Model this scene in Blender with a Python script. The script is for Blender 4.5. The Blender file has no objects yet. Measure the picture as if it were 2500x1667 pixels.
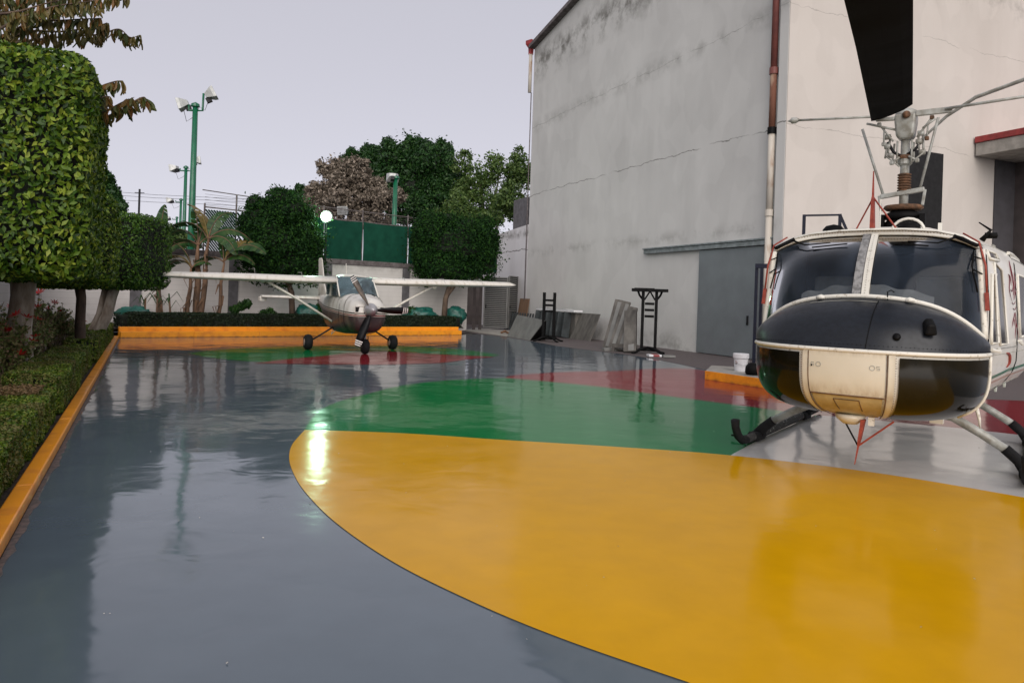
import bpy, math, random
import numpy as np
from mathutils import Vector, Matrix, noise
random.seed(7); RNG = np.random.default_rng(7)
S = bpy.context.scene
COL = S.collection
R = math.radians
# ---------------------------------------------------------------- camera
FPX, CU, CV, ROLL, CAMH = 1760.0, 1250.0, 729.0, R(1.9), 1.70
cam_d = bpy.data.cameras.new('camera'); cam = bpy.data.objects.new('camera', cam_d); COL.objects.link(cam)
cam_d.sensor_width = 36; cam_d.lens = 36 * FPX / 2500
cam_d.shift_y = -(833.5 - CV) / 2500
cam_d.clip_start = .05; cam_d.clip_end = 3000
cam.location = (0, 0, CAMH)
cam.rotation_euler = (Matrix.Rotation(R(90), 3, 'X') @ Matrix.Rotation(ROLL, 3, 'Z')).to_euler()
S.camera = cam
# ---------------------------------------------------------------- sky and light
W = bpy.data.worlds.new('World'); S.world = W; W.use_nodes = True
wn = W.node_tree; wn.nodes.clear()
sky = wn.nodes.new('ShaderNodeTexSky'); sky.sky_type = 'NISHITA'; sky.sun_disc = False
SUN_EL, SUN_AZ = R(28), R(176)             # soft evening light from behind the camera
sky.sun_elevation = SUN_EL; sky.sun_rotation = SUN_AZ
sky.air_density = 1.0; sky.dust_density = 2.0; sky.ozone_density = 1.2; sky.altitude = 2200
hsv = wn.nodes.new('ShaderNodeHueSaturation'); hsv.inputs['Saturation'].default_value = .30
tint = wn.nodes.new('ShaderNodeMix'); tint.data_type = 'RGBA'; tint.blend_type = 'MULTIPLY'
tint.inputs[0].default_value = 1; tint.inputs[7].default_value = (1.03, .965, 1.03, 1)
bg = wn.nodes.new('ShaderNodeBackground'); bg.inputs['Strength'].default_value = .06
wo = wn.nodes.new('ShaderNodeOutputWorld')
wn.links.new(sky.outputs[0], hsv.inputs['Color']); wn.links.new(hsv.outputs[0], tint.inputs[6])
flat = wn.nodes.new('ShaderNodeMix'); flat.data_type = 'RGBA'; flat.inputs[0].default_value = .75; flat.inputs[7].default_value = (4.78, 4.72, 5.22, 1)   # thin even dusk veil
wn.links.new(tint.outputs[2], flat.inputs[6]); wn.links.new(flat.outputs[2], bg.inputs[0]); wn.links.new(bg.outputs[0], wo.inputs[0])
sd = bpy.data.lights.new('sun', 'SUN'); sd.energy = 1.35; sd.angle = R(60); sd.color = (1, .93, .86)
so = bpy.data.objects.new('sun', sd); COL.objects.link(so)
sdir = Vector((math.sin(SUN_AZ) * math.cos(SUN_EL), math.cos(SUN_AZ) * math.cos(SUN_EL), math.sin(SUN_EL)))
so.rotation_euler = sdir.to_track_quat('Z', 'Y').to_euler()
S.view_settings.view_transform = 'Standard'; S.view_settings.look = 'None'
S.view_settings.exposure = 1.12; S.view_settings.gamma = 1; S.view_settings.use_curve_mapping = False

# ---------------------------------------------------------------- helpers
cR, sR = math.cos(ROLL), math.sin(ROLL)
def ray(u, v):
    a = (u - CU) / FPX; b = -(v - CV) / FPX
    return a * cR - b * sR, a * sR + b * cR
def G(u, v, z=0.0):                      # where the sight line through (u, v) meets height z
    x, zz = ray(u, v); Y = (z - CAMH) / zz
    return Vector((x * Y, Y, z))
def P(u, v, Y):                          # the point at depth Y
    x, zz = ray(u, v); return Vector((x * Y, Y, CAMH + zz * Y))

class MB:
    def __init__(s): s.v = []; s.f = []
    def add(s, vs, fs):
        n = len(s.v); s.v += [tuple(p) for p in vs]; s.f += [tuple(i + n for i in f) for f in fs]; return s
    def box(s, c, d, rz=0, rx=0, ry=0, top=1.0):
        m = Matrix.Rotation(rz, 3, 'Z') @ Matrix.Rotation(ry, 3, 'Y') @ Matrix.Rotation(rx, 3, 'X')
        c = Vector(c); vs = []
        for z in (-.5, .5):
            k = top if z > 0 else 1
            for x, y in ((-.5, -.5), (.5, -.5), (.5, .5), (-.5, .5)):
                vs.append(c + m @ Vector((x * d[0] * k, y * d[1] * k, z * d[2])))
        return s.add(vs, [(0, 3, 2, 1), (4, 5, 6, 7), (0, 1, 5, 4), (1, 2, 6, 5), (2, 3, 7, 6), (3, 0, 4, 7)])
    def bar(s, a, b, w, h, up=(0, 0, 1)):       # rectangular bar from a to b
        a, b = Vector(a), Vector(b); d = (b - a).normalized(); u = Vector(up)
        if abs(d.dot(u)) > .97: u = Vector((1, 0, 0))
        x = d.cross(u).normalized(); y = x.cross(d).normalized()
        vs = [q + x * i * w / 2 + y * j * h / 2 for q in (a, b) for i, j in ((-1, -1), (1, -1), (1, 1), (-1, 1))]
        return s.add(vs, [(0, 3, 2, 1), (4, 5, 6, 7), (0, 1, 5, 4), (1, 2, 6, 5), (2, 3, 7, 6), (3, 0, 4, 7)])
    def tube(s, pts, rad, n=8, flat=1.0, cap=True):
        pts = [Vector(p) for p in pts]
        if not hasattr(rad, '__len__'): rad = [rad] * len(pts)
        rings = []; prev = None
        for i, p in enumerate(pts):
            d = (pts[min(i + 1, len(pts) - 1)] - pts[max(i - 1, 0)]).normalized()
            if prev is None:
                u = Vector((0, 0, 1)) if abs(d.z) < .9 else Vector((1, 0, 0))
                x = d.cross(u).normalized()
            else:
                x = (prev - d * prev.dot(d)).normalized()
            prev = x; y = d.cross(x)
            rings.append([p + (x * math.cos(t) + y * math.sin(t) * flat) * rad[i] for t in (2 * math.pi * k / n for k in range(n))])
        return s.loft(rings, cap)
    def loft(s, rings, cap=True, closed=True):
        n = len(rings[0]); vs = [p for r in rings for p in r]; fs = []
        for i in range(len(rings) - 1):
            for k in range(n if closed else n - 1):
                a = i * n + k; b = i * n + (k + 1) % n
                fs.append((a, b, b + n, a + n))
        if cap: fs.append(tuple(range(n - 1, -1, -1))); fs.append(tuple((len(rings) - 1) * n + k for k in range(n)))
        return s.add(vs, fs)
    def lathe(s, prof, c=(0, 0, 0), n=20, ax='Z'):
        rings = []
        for r, z in prof:
            ring = []
            for k in range(n):
                t = 2 * math.pi * k / n; p = (r * math.cos(t), r * math.sin(t), z)
                if ax == 'X': p = (p[2], p[0], p[1])
                if ax == 'Y': p = (p[1], p[2], p[0])
                ring.append(Vector(p) + Vector(c))
            rings.append(ring)
        return s.loft(rings)
    def grid(s, fn, na, nb, thick=0.0):             # fn(i/na, j/nb) -> point
        vs = [fn(i / na, j / nb) for i in range(na + 1) for j in range(nb + 1)]
        m = nb + 1
        return s.add(vs, [(i * m + j, (i + 1) * m + j, (i + 1) * m + j + 1, i * m + j + 1) for i in range(na) for j in range(nb)])
    def prism(s, poly, z0, z1):
        n = len(poly); vs = [(p[0], p[1], z0) for p in poly] + [(p[0], p[1], z1) for p in poly]
        fs = [tuple(range(n - 1, -1, -1)), tuple(range(n, 2 * n))] + [(k, (k + 1) % n, (k + 1) % n + n, k + n) for k in range(n)]
        return s.add(vs, fs)
    def build(s, name, mat, parent=None, smooth=False, label=None, off=(0, 0, 0), bevel=0, solid=0, kind=None, autos=None):
        me = bpy.data.meshes.new(name)
        o = Vector(off)
        me.from_pydata([(p[0] - o.x, p[1] - o.y, p[2] - o.z) for p in s.v], [], s.f); me.update()
        if mat: me.materials.append(mat)
        if smooth: me.polygons.foreach_set('use_smooth', [True] * len(me.polygons))
        ob = bpy.data.objects.new(name, me); COL.objects.link(ob)
        if parent is not None: ob.parent = parent
        if label: ob['label'] = label
        if kind: ob['kind'] = kind
        if solid:
            m = ob.modifiers.new('s', 'SOLIDIFY'); m.thickness = solid; m.offset = 0
        if bevel:
            m = ob.modifiers.new('b', 'BEVEL'); m.width = bevel; m.segments = 2; m.limit_method = 'ANGLE'; m.angle_limit = R(35)
        return ob
def tag(o, label, cat, group=None, kind=None):
    if label: o['label'] = label
    if cat: o['category'] = cat
    if group: o['group'] = group
    if kind: o['kind'] = kind
    return o
def thing(name, label, cat, loc=(0, 0, 0), rz=0, group=None):
    o = bpy.data.objects.new(name, None); COL.objects.link(o); o.empty_display_size = .2
    o.location = loc; o.rotation_euler = (0, 0, rz); return tag(o, label, cat, group)
def struct(o): o['kind'] = 'structure'; return o
def dup(root, loc, rz, label, deep=True):
    r = root.copy(); COL.objects.link(r); r.location = loc; r.rotation_euler = (0, 0, rz); r['label'] = label
    for ch in list(root.children):
        c = ch.copy(); COL.objects.link(c); c.parent = r
        for g in list(ch.children):
            d = g.copy(); COL.objects.link(d); d.parent = c
    return r
def lerp(a, b, t): return a + (b - a) * t

# ---------------------------------------------------------------- materials
def newmat(name):
    m = bpy.data.materials.new(name); m.use_nodes = True
    nt = m.node_tree; b = nt.nodes['Principled BSDF']; return m, nt, b
def N(nt, t, **k):
    n = nt.nodes.new(t)
    for a, b in k.items(): setattr(n, a, b)
    return n
def ramp(nt, fac, stops, interp='LINEAR'):
    r = N(nt, 'ShaderNodeValToRGB'); e = r.color_ramp; e.interpolation = interp
    while len(e.elements) < len(stops): e.elements.new(.5)
    for el, (p, c) in zip(e.elements, stops):
        el.position = p; el.color = (*c, 1) if hasattr(c, '__len__') else (c, c, c, 1)
    nt.links.new(fac, r.inputs[0]); return r.outputs[0]
def noi(nt, scale, detail=4, stretch=(1, 1, 1), rough=.55, dist=0, coord='Object', off=(0, 0, 0)):
    tc = N(nt, 'ShaderNodeTexCoord'); mp = N(nt, 'ShaderNodeMapping'); mp.inputs['Scale'].default_value = stretch
    mp.inputs['Location'].default_value = off
    n = N(nt, 'ShaderNodeTexNoise'); n.inputs['Scale'].default_value = scale; n.inputs['Detail'].default_value = detail
    n.inputs['Roughness'].default_value = rough; n.inputs['Distortion'].default_value = dist
    nt.links.new(tc.outputs[coord], mp.inputs[0]); nt.links.new(mp.outputs[0], n.inputs['Vector']); return n.outputs['Fac']
def mixc(nt, fac, a, b, mode='MIX'):
    m = N(nt, 'ShaderNodeMix', data_type='RGBA', blend_type=mode)
    for i, x in ((0, fac), (6, a), (7, b)):
        if hasattr(x, 'links') or isinstance(x, bpy.types.NodeSocket): nt.links.new(x, m.inputs[i])
        elif i == 0: m.inputs[0].default_value = x
        else: m.inputs[i].default_value = (*x, 1)
    return m.outputs[2]
def math_(nt, op, a, b=0.0, clamp=False):
    m = N(nt, 'ShaderNodeMath', operation=op, use_clamp=clamp)
    for i, x in enumerate((a, b)):
        if isinstance(x, bpy.types.NodeSocket): nt.links.new(x, m.inputs[i])
        else: m.inputs[i].default_value = x
    return m.outputs[0]
def bumpn(nt, b, h, strength=.3, dist=.02):
    bp = N(nt, 'ShaderNodeBump'); bp.inputs['Strength'].default_value = strength; bp.inputs['Distance'].default_value = dist
    nt.links.new(h, bp.inputs['Height']); nt.links.new(bp.outputs[0], b.inputs['Normal']); return bp
def M(name, col, rough=.6, metal=0, col2=None, scale=6, bump=0, stretch=(1, 1, 1), coat=0, lo=.35, hi=.65, detail=5, dist=.02, spec=.5):
    m, nt, b = newmat(name); b.inputs['Roughness'].default_value = rough; b.inputs['Metallic'].default_value = metal
    b.inputs['Specular IOR Level'].default_value = spec
    b.inputs['Coat Weight'].default_value = coat; b.inputs['Coat Roughness'].default_value = .05
    if col2 is None: col2 = tuple(c * .75 for c in col)
    n = noi(nt, scale, detail, stretch)
    nt.links.new(ramp(nt, n, [(lo, col2), (hi, col)]), b.inputs['Base Color'])
    nt.links.new(ramp(nt, n, [(.2, min(1, rough * 1.25)), (.8, rough * .85)]), b.inputs['Roughness'])
    if bump: bumpn(nt, b, n, bump, dist)
    return m

def epoxy(name, col, col2, ior=1.5, ro=0):
    m, nt, b = newmat(name)
    big = noi(nt, .35, 4, coord='Object'); fine = noi(nt, 3.5, 6)
    c = ramp(nt, big, [(.35, col2), (.65, col)])
    c = mixc(nt, .12, c, ramp(nt, fine, [(.3, tuple(x * .6 for x in col)), (.7, tuple(min(1, x * 1.3) for x in col))]))
    nt.links.new(c, b.inputs['Base Color'])
    sc = noi(nt, 1.2, 5, off=(9, 4, 0))
    nt.links.new(ramp(nt, sc, [(.3, .06 + ro), (.62, .10 + ro), (.8, .17 + ro)]), b.inputs['Roughness'])
    b.inputs['IOR'].default_value = ior
    b.inputs['Coat Weight'].default_value = .0; b.inputs['Coat Roughness'].default_value = .05
    # gentle undulation of the poured resin
    a1 = noi(nt, .55, 2, off=(3, 1, 0)); a2 = noi(nt, 2.3, 2, off=(0, 7, 0), dist=.4); a3 = noi(nt, 9, 2)
    h = math_(nt, 'ADD', math_(nt, 'MULTIPLY', a1, 1.0), math_(nt, 'ADD', math_(nt, 'MULTIPLY', a2, .22), math_(nt, 'MULTIPLY', a3, .012)))
    bp = bumpn(nt, b, h, 1.0, .019)
    nt.links.new(bp.outputs[0], b.inputs['Coat Normal'])
    return m
def leafmat(name, cols, rough=.45, trans=.25, spec=.3, brown=None):
    m, nt, b = newmat(name); b.inputs['Specular IOR Level'].default_value = spec
    g = N(nt, 'ShaderNodeNewGeometry'); n = noi(nt, 1.3, 3)
    f = math_(nt, 'ADD', math_(nt, 'MULTIPLY', g.outputs['Random Per Island'], .75), math_(nt, 'MULTIPLY', n, .3))
    k = len(cols); c = ramp(nt, f, [(.12 + .8 * i / max(1, k - 1), q) for i, q in enumerate(cols)])
    if brown: c = mixc(nt, math_(nt, 'MULTIPLY', ramp(nt, math_(nt, 'ADD', noi(nt, 1.6, 4, off=(4, 2, 0)), math_(nt, 'MULTIPLY', g.outputs['Random Per Island'], .25)), [(.60, 0), (.74, 1)]), .8), c, brown)
    nt.links.new(c, b.inputs['Base Color']); b.inputs['Roughness'].default_value = rough
    tr = N(nt, 'ShaderNodeBsdfTranslucent'); nt.links.new(c, tr.inputs[0])
    mx = N(nt, 'ShaderNodeMixShader'); mx.inputs[0].default_value = trans
    nt.links.new(b.outputs[0], mx.inputs[1]); nt.links.new(tr.outputs[0], mx.inputs[2])
    nt.links.new(mx.outputs[0], nt.nodes['Material Output'].inputs[0]); return m
def wallmat(name, col, stain, cracks=(), grime_z=None, blocks=False, bump=.25, streak=.5):
    m, nt, b = newmat(name); b.inputs['Roughness'].default_value = .9; b.inputs['Specular IOR Level'].default_value = .2
    tc = N(nt, 'ShaderNodeTexCoord'); sp = N(nt, 'ShaderNodeSeparateXYZ'); nt.links.new(tc.outputs['Object'], sp.inputs[0])
    z = sp.outputs[2]
    big = noi(nt, .45, 5, (1, 1, .7)); st = noi(nt, 1.5, 5, (1, 1, .16), off=(5, 3, 1)); fine = noi(nt, 14, 6)
    pat = noi(nt, .9, 2, (1, 1, .8), off=(1, 8, 2), rough=.3)
    c = mixc(nt, math_(nt, 'MULTIPLY', ramp(nt, big, [(.35, 0), (.72, 1)]), .6), col, stain)
    c = mixc(nt, math_(nt, 'MULTIPLY', ramp(nt, st, [(.48, 0), (.78, 1)]), streak), c, stain)
    c = mixc(nt, math_(nt, 'MULTIPLY', ramp(nt, pat, [(.5, 0), (.53, 1)]), .16), c, tuple(min(1, x * 1.18) for x in col))
    sp2 = noi(nt, 5.5, 7, off=(2, 2, 2), rough=.7)
    c = mixc(nt, math_(nt, 'MULTIPLY', ramp(nt, sp2, [(.70, 0), (.76, 1)]), .5), c, (.10, .10, .09))
    w1 = noi(nt, .9, 6, off=(0, 0, 3), rough=.62); w2 = noi(nt, .35, 2, off=(4, 0, 0))
    for cz, wid, amt in cracks:
        d = math_(nt, 'ABSOLUTE', math_(nt, 'SUBTRACT', math_(nt, 'ADD', z, math_(nt, 'MULTIPLY', math_(nt, 'SUBTRACT', w1, .5), .45)), cz))
        ln = ramp(nt, math_(nt, 'DIVIDE', d, wid), [(.5, 1), (1, 0)])
        br = ramp(nt, noi(nt, .6, 3, off=(cz, 1, 1)), [(.36, 0), (.5, 1)])
        c = mixc(nt, math_(nt, 'MULTIPLY', math_(nt, 'MULTIPLY', ln, br), amt), c, (.09, .085, .075))
    for cz, hgt, amt in (grime_z or ()):
        d = math_(nt, 'ABSOLUTE', math_(nt, 'SUBTRACT', z, cz))
        k = math_(nt, 'MULTIPLY', ramp(nt, math_(nt, 'DIVIDE', d, hgt), [(0, 1), (1, 0)]), ramp(nt, noi(nt, 1.1, 7, rough=.7, off=(1, cz, 0)), [(.45, 0), (.62, 1)]))
        c = mixc(nt, math_(nt, 'MULTIPLY', k, amt), c, (.11, .105, .09))
    if blocks:
        zz = math_(nt, 'FRACT', math_(nt, 'MULTIPLY', z, 5.0))
        c = mixc(nt, math_(nt, 'MULTIPLY', ramp(nt, zz, [(.05, 1), (.1, 0)]), .22), c, (.2, .19, .17))
    nt.links.new(c, b.inputs['Base Color'])
    h = math_(nt, 'ADD', fine, math_(nt, 'MULTIPLY', big, 2.0)); bumpn(nt, b, h, bump, .01)
    return m
def glassmat(name, tintc, refl_rough=.03, ior=1.5, film=(.3, .28, .22), film_amt=.15):
    m, nt, b = newmat(name); nt.nodes.remove(b)
    tr = N(nt, 'ShaderNodeBsdfTransparent'); tr.inputs[0].default_value = (*tintc, 1)
    gl = N(nt, 'ShaderNodeBsdfGlossy'); gl.inputs['Roughness'].default_value = refl_rough
    df = N(nt, 'ShaderNodeBsdfDiffuse'); df.inputs[0].default_value = (*film, 1)  # plain diffuse tone laid over the tint, patchy by noise
    fr = N(nt, 'ShaderNodeFresnel'); fr.inputs[0].default_value = ior
    n = noi(nt, 2.2, 6, (1, 1, .5)); k = math_(nt, 'MULTIPLY', ramp(nt, n, [(.35, .25), (.75, 1)]), film_amt)
    m1 = N(nt, 'ShaderNodeMixShader'); nt.links.new(k, m1.inputs[0]); nt.links.new(tr.outputs[0], m1.inputs[1]); nt.links.new(df.outputs[0], m1.inputs[2])
    m2 = N(nt, 'ShaderNodeMixShader'); nt.links.new(fr.outputs[0], m2.inputs[0]); nt.links.new(m1.outputs[0], m2.inputs[1]); nt.links.new(gl.outputs[0], m2.inputs[2])
    nt.links.new(m2.outputs[0], nt.nodes['Material Output'].inputs[0]); return m
def emit(name, col, s):
    m, nt, b = newmat(name); b.inputs['Base Color'].default_value = (*col, 1)
    b.inputs['Emission Color'].default_value = (*col, 1); b.inputs['Emission Strength'].default_value = s; return m

m_grey = epoxy('grey_epoxy', (.094, .124, .152), (.082, .108, .134), 1.62)
m_yellow = epoxy('yellow_epoxy', (.64, .325, .001), (.57, .285, .0008), 1.19, .07)
m_green = epoxy('green_epoxy', (.002, .19, .05), (.002, .165, .045), 1.25, .02)
m_red = epoxy('red_epoxy', (.25, .016, .026), (.21, .012, .02), 1.27, .02)
m_lgrey = epoxy('pale_grey_epoxy', (.62, .61, .60), (.50, .50, .50), 1.45, .03)
m_orange = M('orange_paint', (.84, .31, .012), .4, col2=(.60, .19, .015), lo=.25, hi=.5, scale=3.5, bump=.15, coat=.2)
def chips(m, col, scale=9, lo=.66, amt=.8, z0=None):
    nt = m.node_tree; b = nt.nodes['Principled BSDF']; src = b.inputs['Base Color'].links[0].from_socket
    k = math_(nt, 'MULTIPLY', ramp(nt, noi(nt, scale, 8, rough=.72, off=(3, 7, 1)), [(lo, 0), (lo + .04, 1)]), amt)
    if z0 is not None:
        tc = N(nt, 'ShaderNodeTexCoord'); sp = N(nt, 'ShaderNodeSeparateXYZ'); nt.links.new(tc.outputs['Object'], sp.inputs[0])
        lw = math_(nt, 'MULTIPLY', ramp(nt, math_(nt, 'DIVIDE', sp.outputs[2], z0), [(0, .8), (1, 0)]), ramp(nt, noi(nt, 7, 6, off=(1, 1, 5)), [(.35, 0), (.65, 1)])); k = math_(nt, 'MAXIMUM', k, lw)
    nt.links.new(mixc(nt, k, src, col), b.inputs['Base Color'])
chips(m_orange, (.16, .075, .03), 10, .64, .7, .07)
m_soil = M('soil', (.055, .035, .022), .95, col2=(.025, .016, .011), scale=9, bump=.9, dist=.05)
m_paving = None
m_asph = M('asphalt', (.10, .095, .09), .9, col2=(.07, .068, .065), scale=8, bump=.4)
m_conc = M('concrete', (.34, .32, .29), .85, col2=(.22, .21, .19), scale=3, bump=.4)
m_wallA = wallmat('weathered_render', (.565, .56, .54), (.43, .425, .41), cracks=((7.3, .020, .75), (10.95, .015, .40)), grime_z=((14.4, 1.3, .85), (10.95, .5, .35), (4.2, .35, .35), (.2, .6, .5)), streak=.4)
m_wallB = wallmat('cream_render', (.55, .51, .47), (.46, .42, .38), cracks=((7.25, .014, .35), (10.9, .014, .35)), grime_z=((12.8, .9, .35),), streak=.3)
m_wallC = wallmat('white_block_wall', (.60, .57, .55), (.44, .42, .40), grime_z=((.5, .8, .4), (2.9, .3, .4)), blocks=True)
m_wallD = wallmat('low_white_wall', (.60, .59, .60), (.5, .48, .48), cracks=((4.4, .04, .8),), grime_z=((5.3, .35, .8),))
m_pillar = M('grey_pillar_paint', (.13, .125, .135), .8, col2=(.09, .085, .09), scale=4, bump=.3)
m_cap = M('dark_concrete_cap', (.16, .14, .14), .9, col2=(.08, .065, .065), scale=5, bump=.4)
m_white = M('old_white_paint', (.72, .70, .64), .35, col2=(.58, .55, .48), scale=7, bump=.05, coat=.2, lo=.25, hi=.5)
m_offw = M('cream_paint', (.70, .62, .45), .4, col2=(.60, .50, .34), scale=4, coat=.2, lo=.3, hi=.55)
m_blacksat = M('satin_black_blue_paint', (.011, .014, .020), .33, col2=(.007, .009, .013), scale=20, bump=.08, dist=.004, spec=.35)
m_rubber = M('rubber', (.008, .008, .009), .8, bump=.1, spec=.3)
m_blade = M('blade_black', (.0022, .0022, .0026), .8, col2=(.005, .0045, .004), scale=1.5, stretch=(1, .3, 1), spec=.12)
m_hub = M('grey_hub_enamel', (.37, .38, .355), .42, col2=(.20, .19, .16), scale=9, coat=.15)
m_rust = M('rusty_metal', (.16, .075, .035), .85, col2=(.06, .035, .02), scale=14, bump=.4)
m_redp = M('red_paint', (.33, .055, .03), .6, col2=(.2, .03, .02), scale=18, bump=.2)
m_redtrim = M('red_tile_trim', (.30, .03, .03), .5, col2=(.18, .02, .02), scale=5)
m_greenp = M('green_pole_paint', (.006, .12, .055), .4, col2=(.005, .09, .045), scale=5, coat=.2)
m_alu = M('lamp_housing_grey', (.50, .51, .50), .4, metal=.2, col2=(.36, .37, .36), scale=6)
m_darkm = M('dark_metal', (.014, .014, .016), .5, col2=(.008, .008, .009), metal=.2, spec=.3)
m_bluem = M('dark_blue_steel', (.004, .007, .022), .5, col2=(.003, .004, .012), spec=.3)
m_doorg = M('grey_door_paint', (.16, .18, .19), .5, col2=(.135, .15, .16), scale=1.2, bump=.05)
m_railg = M('galvanised_rail', (.26, .29, .30), .5, col2=(.16, .18, .18), scale=5, metal=.2)
m_bark = M('whitewashed_bark', (.44, .38, .32), .95, col2=(.22, .17, .13), scale=7, bump=.8, stretch=(1, 1, .35), dist=.03)
m_bark2 = M('brown_bark', (.12, .08, .055), .95, col2=(.06, .04, .03), scale=7, bump=.8, stretch=(1, 1, .35), dist=.03)
m_leafA = leafmat('ficus_leaf', [(.008, .026, .003), (.034, .085, .006), (.11, .19, .012), (.28, .34, .04)])
m_leafB = leafmat('dark_ficus_leaf', [(.010, .032, .008), (.02, .065, .012), (.045, .115, .016)])
m_leafH = leafmat('box_hedge_leaf', [(.025, .055, .005), (.06, .12, .010), (.16, .24, .022), (.28, .30, .06)], brown=(.16, .13, .05))
m_leafHd = leafmat('dark_hedge_leaf', [(.006, .014, .006), (.012, .026, .010), (.022, .040, .012)])
m_leafDk = leafmat('bushy_leaf', [(.003, .014, .004), (.009, .034, .007), (.026, .075, .010)], trans=.15, rough=.65, spec=.12)
m_leafT = leafmat('tree_leaf', [(.008, .030, .008), (.018, .060, .014), (.04, .10, .02)])
m_leafL = leafmat('pale_tree_leaf', [(.03, .065, .015), (.07, .125, .03), (.13, .19, .05)])
m_leafBr = leafmat('dry_blossom_leaf', [(.07, .06, .045), (.19, .155, .12), (.36, .30, .24)])
m_leafO = leafmat('drooping_leaf', [(.035, .05, .015), (.07, .085, .02), (.13, .10, .03), (.22, .10, .03)])
m_leafRose = leafmat('shrub_leaf', [(.06, .09, .02), (.14, .19, .05), (.24, .24, .10), (.28, .17, .11)])
m_flower = leafmat('red_bract', [(.45, .01, .015), (.7, .03, .03)], trans=.2)
m_core = M('painted_core_shade', (.005, .009, .003), 1, col2=(.002, .004, .0015), scale=8, bump=.5)  # near-black colour paints in the shade inside crowns and hedges
m_coreB = M('painted_brown_core_shade', (.035, .028, .018), 1, col2=(.012, .012, .008), scale=8, bump=.5)  # dark brown colour paints the shaded gaps of the brown tree
m_bana = leafmat('banana_leaf', [(.010, .035, .010), (.022, .065, .014), (.05, .09, .025)], trans=.25)
m_banay = leafmat('yellow_banana_leaf', [(.12, .09, .025), (.22, .16, .05)], trans=.3)
m_banst = M('banana_stem', (.16, .085, .045), .9, col2=(.07, .045, .03), scale=6, stretch=(1, 1, .2), bump=.6)
m_net = M('green_screen_net', (.004, .058, .034), .85, col2=(.003, .040, .024), spec=.2, scale=2.5, bump=.3)
m_tarp = M('green_plastic_bag', (.006, .10, .075), .4, col2=(.004, .05, .04), scale=5, bump=.6, dist=.05)
m_wood = M('brown_board', (.20, .12, .07), .8, col2=(.14, .08, .045), scale=3, stretch=(1, 1, .15))
m_greywood = M('grey_weathered_board', (.12, .112, .10), .9, col2=(.06, .055, .05), scale=4, stretch=(1, 1, .2), bump=.4)
m_sheet = M('grey_corrugated_sheet', (.055, .066, .07), .55, col2=(.03, .036, .038), scale=3, metal=.3)
m_panel = M('pale_grey_panel', (.19, .19, .18), .7, col2=(.14, .14, .135), scale=2)
m_bucket = M('white_plastic', (.72, .72, .74), .4, col2=(.62, .62, .64), scale=4)
m_black = M('black_iron', (.003, .003, .0035), .6, col2=(.002, .002, .002), spec=.15)
m_void = M('painted_dark_hollow', (.006, .006, .007), .9)  # near-black colour standing in for unlit hollows
m_brown = M('dark_brown_wall', (.075, .06, .058), .85, col2=(.05, .042, .04), scale=2)
m_dgrey = M('dark_grey_wall', (.055, .052, .058), .8, col2=(.045, .042, .046), scale=2)
m_glassD = glassmat('tinted_windscreen', (.50, .56, .64), .09, 1.24, (.15, .20, .28), .20)  # blue diffuse tone paints in the navy reflection on the glass
m_glassP = glassmat('plane_glass', (.30, .42, .46), .05, 1.5, (.16, .24, .28), .5)
m_seat = M('seat_cloth', (.22, .20, .17), .9)
m_lampon = emit('lit_lamp_glass', (.62, 1.0, .80), 70)
m_lampoff = M('lamp_glass', (.32, .33, .33), .15, col2=(.16, .16, .16), scale=5, coat=.6)
m_lampwarm = M('lamp_glass_pale', (.80, .74, .62), .15, col2=(.68, .62, .52), scale=5, coat=.6)
# ---------------------------------------------------------------- leaf clouds
def leaf_mesh(name, pts, nrm, size, aspect=.45, jit=.6, fold=.25, down=0.0, var=.35):
    n = len(pts); pts = np.asarray(pts, float); nrm = np.asarray(nrm, float)
    nn = nrm + RNG.normal(0, jit, (n, 3)); nn /= np.linalg.norm(nn, axis=1, keepdims=True) + 1e-9
    r = RNG.normal(0, 1, (n, 3)); r[:, 2] -= down * 3
    d = r - nn * (r * nn).sum(1, keepdims=True); d /= np.linalg.norm(d, axis=1, keepdims=True) + 1e-9
    s = np.cross(nn, d); L = size * (1 + RNG.uniform(-var, var, (n, 1))); w = L * aspect / 2
    v = np.empty((n, 4, 3))
    v[:, 0] = pts - d * L * .5; v[:, 2] = pts + d * L * .5
    mid = pts - d * L * .08
    v[:, 1] = mid - s * w + nn * w * fold; v[:, 3] = mid + s * w + nn * w * fold
    me = bpy.data.meshes.new(name); me.vertices.add(4 * n); me.vertices.foreach_set('co', v.reshape(-1))
    b = np.arange(n)[:, None] * 4
    li = np.concatenate([b + [0, 1, 2], b + [0, 2, 3]], 1).reshape(-1).astype(np.int32)
    me.loops.add(6 * n); me.loops.foreach_set('vertex_index', li)
    me.polygons.add(2 * n); me.polygons.foreach_set('loop_start', np.arange(0, 6 * n, 3, dtype=np.int32))
    me.update(calc_edges=True); return me
def leaf_obj(name, pts, nrm, size, mat, parent=None, kind='stuff', **k):
    me = leaf_mesh(name, pts, nrm, size, **k); me.materials.append(mat)
    o = bpy.data.objects.new(name, me); COL.objects.link(o)
    if parent is not None: o.parent = parent
    if kind: o['kind'] = kind
    return o
def rot_z(p, a):
    c, s = math.cos(a), math.sin(a); q = p.copy(); q[:, 0] = p[:, 0] * c - p[:, 1] * s; q[:, 1] = p[:, 0] * s + p[:, 1] * c; return q
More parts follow.
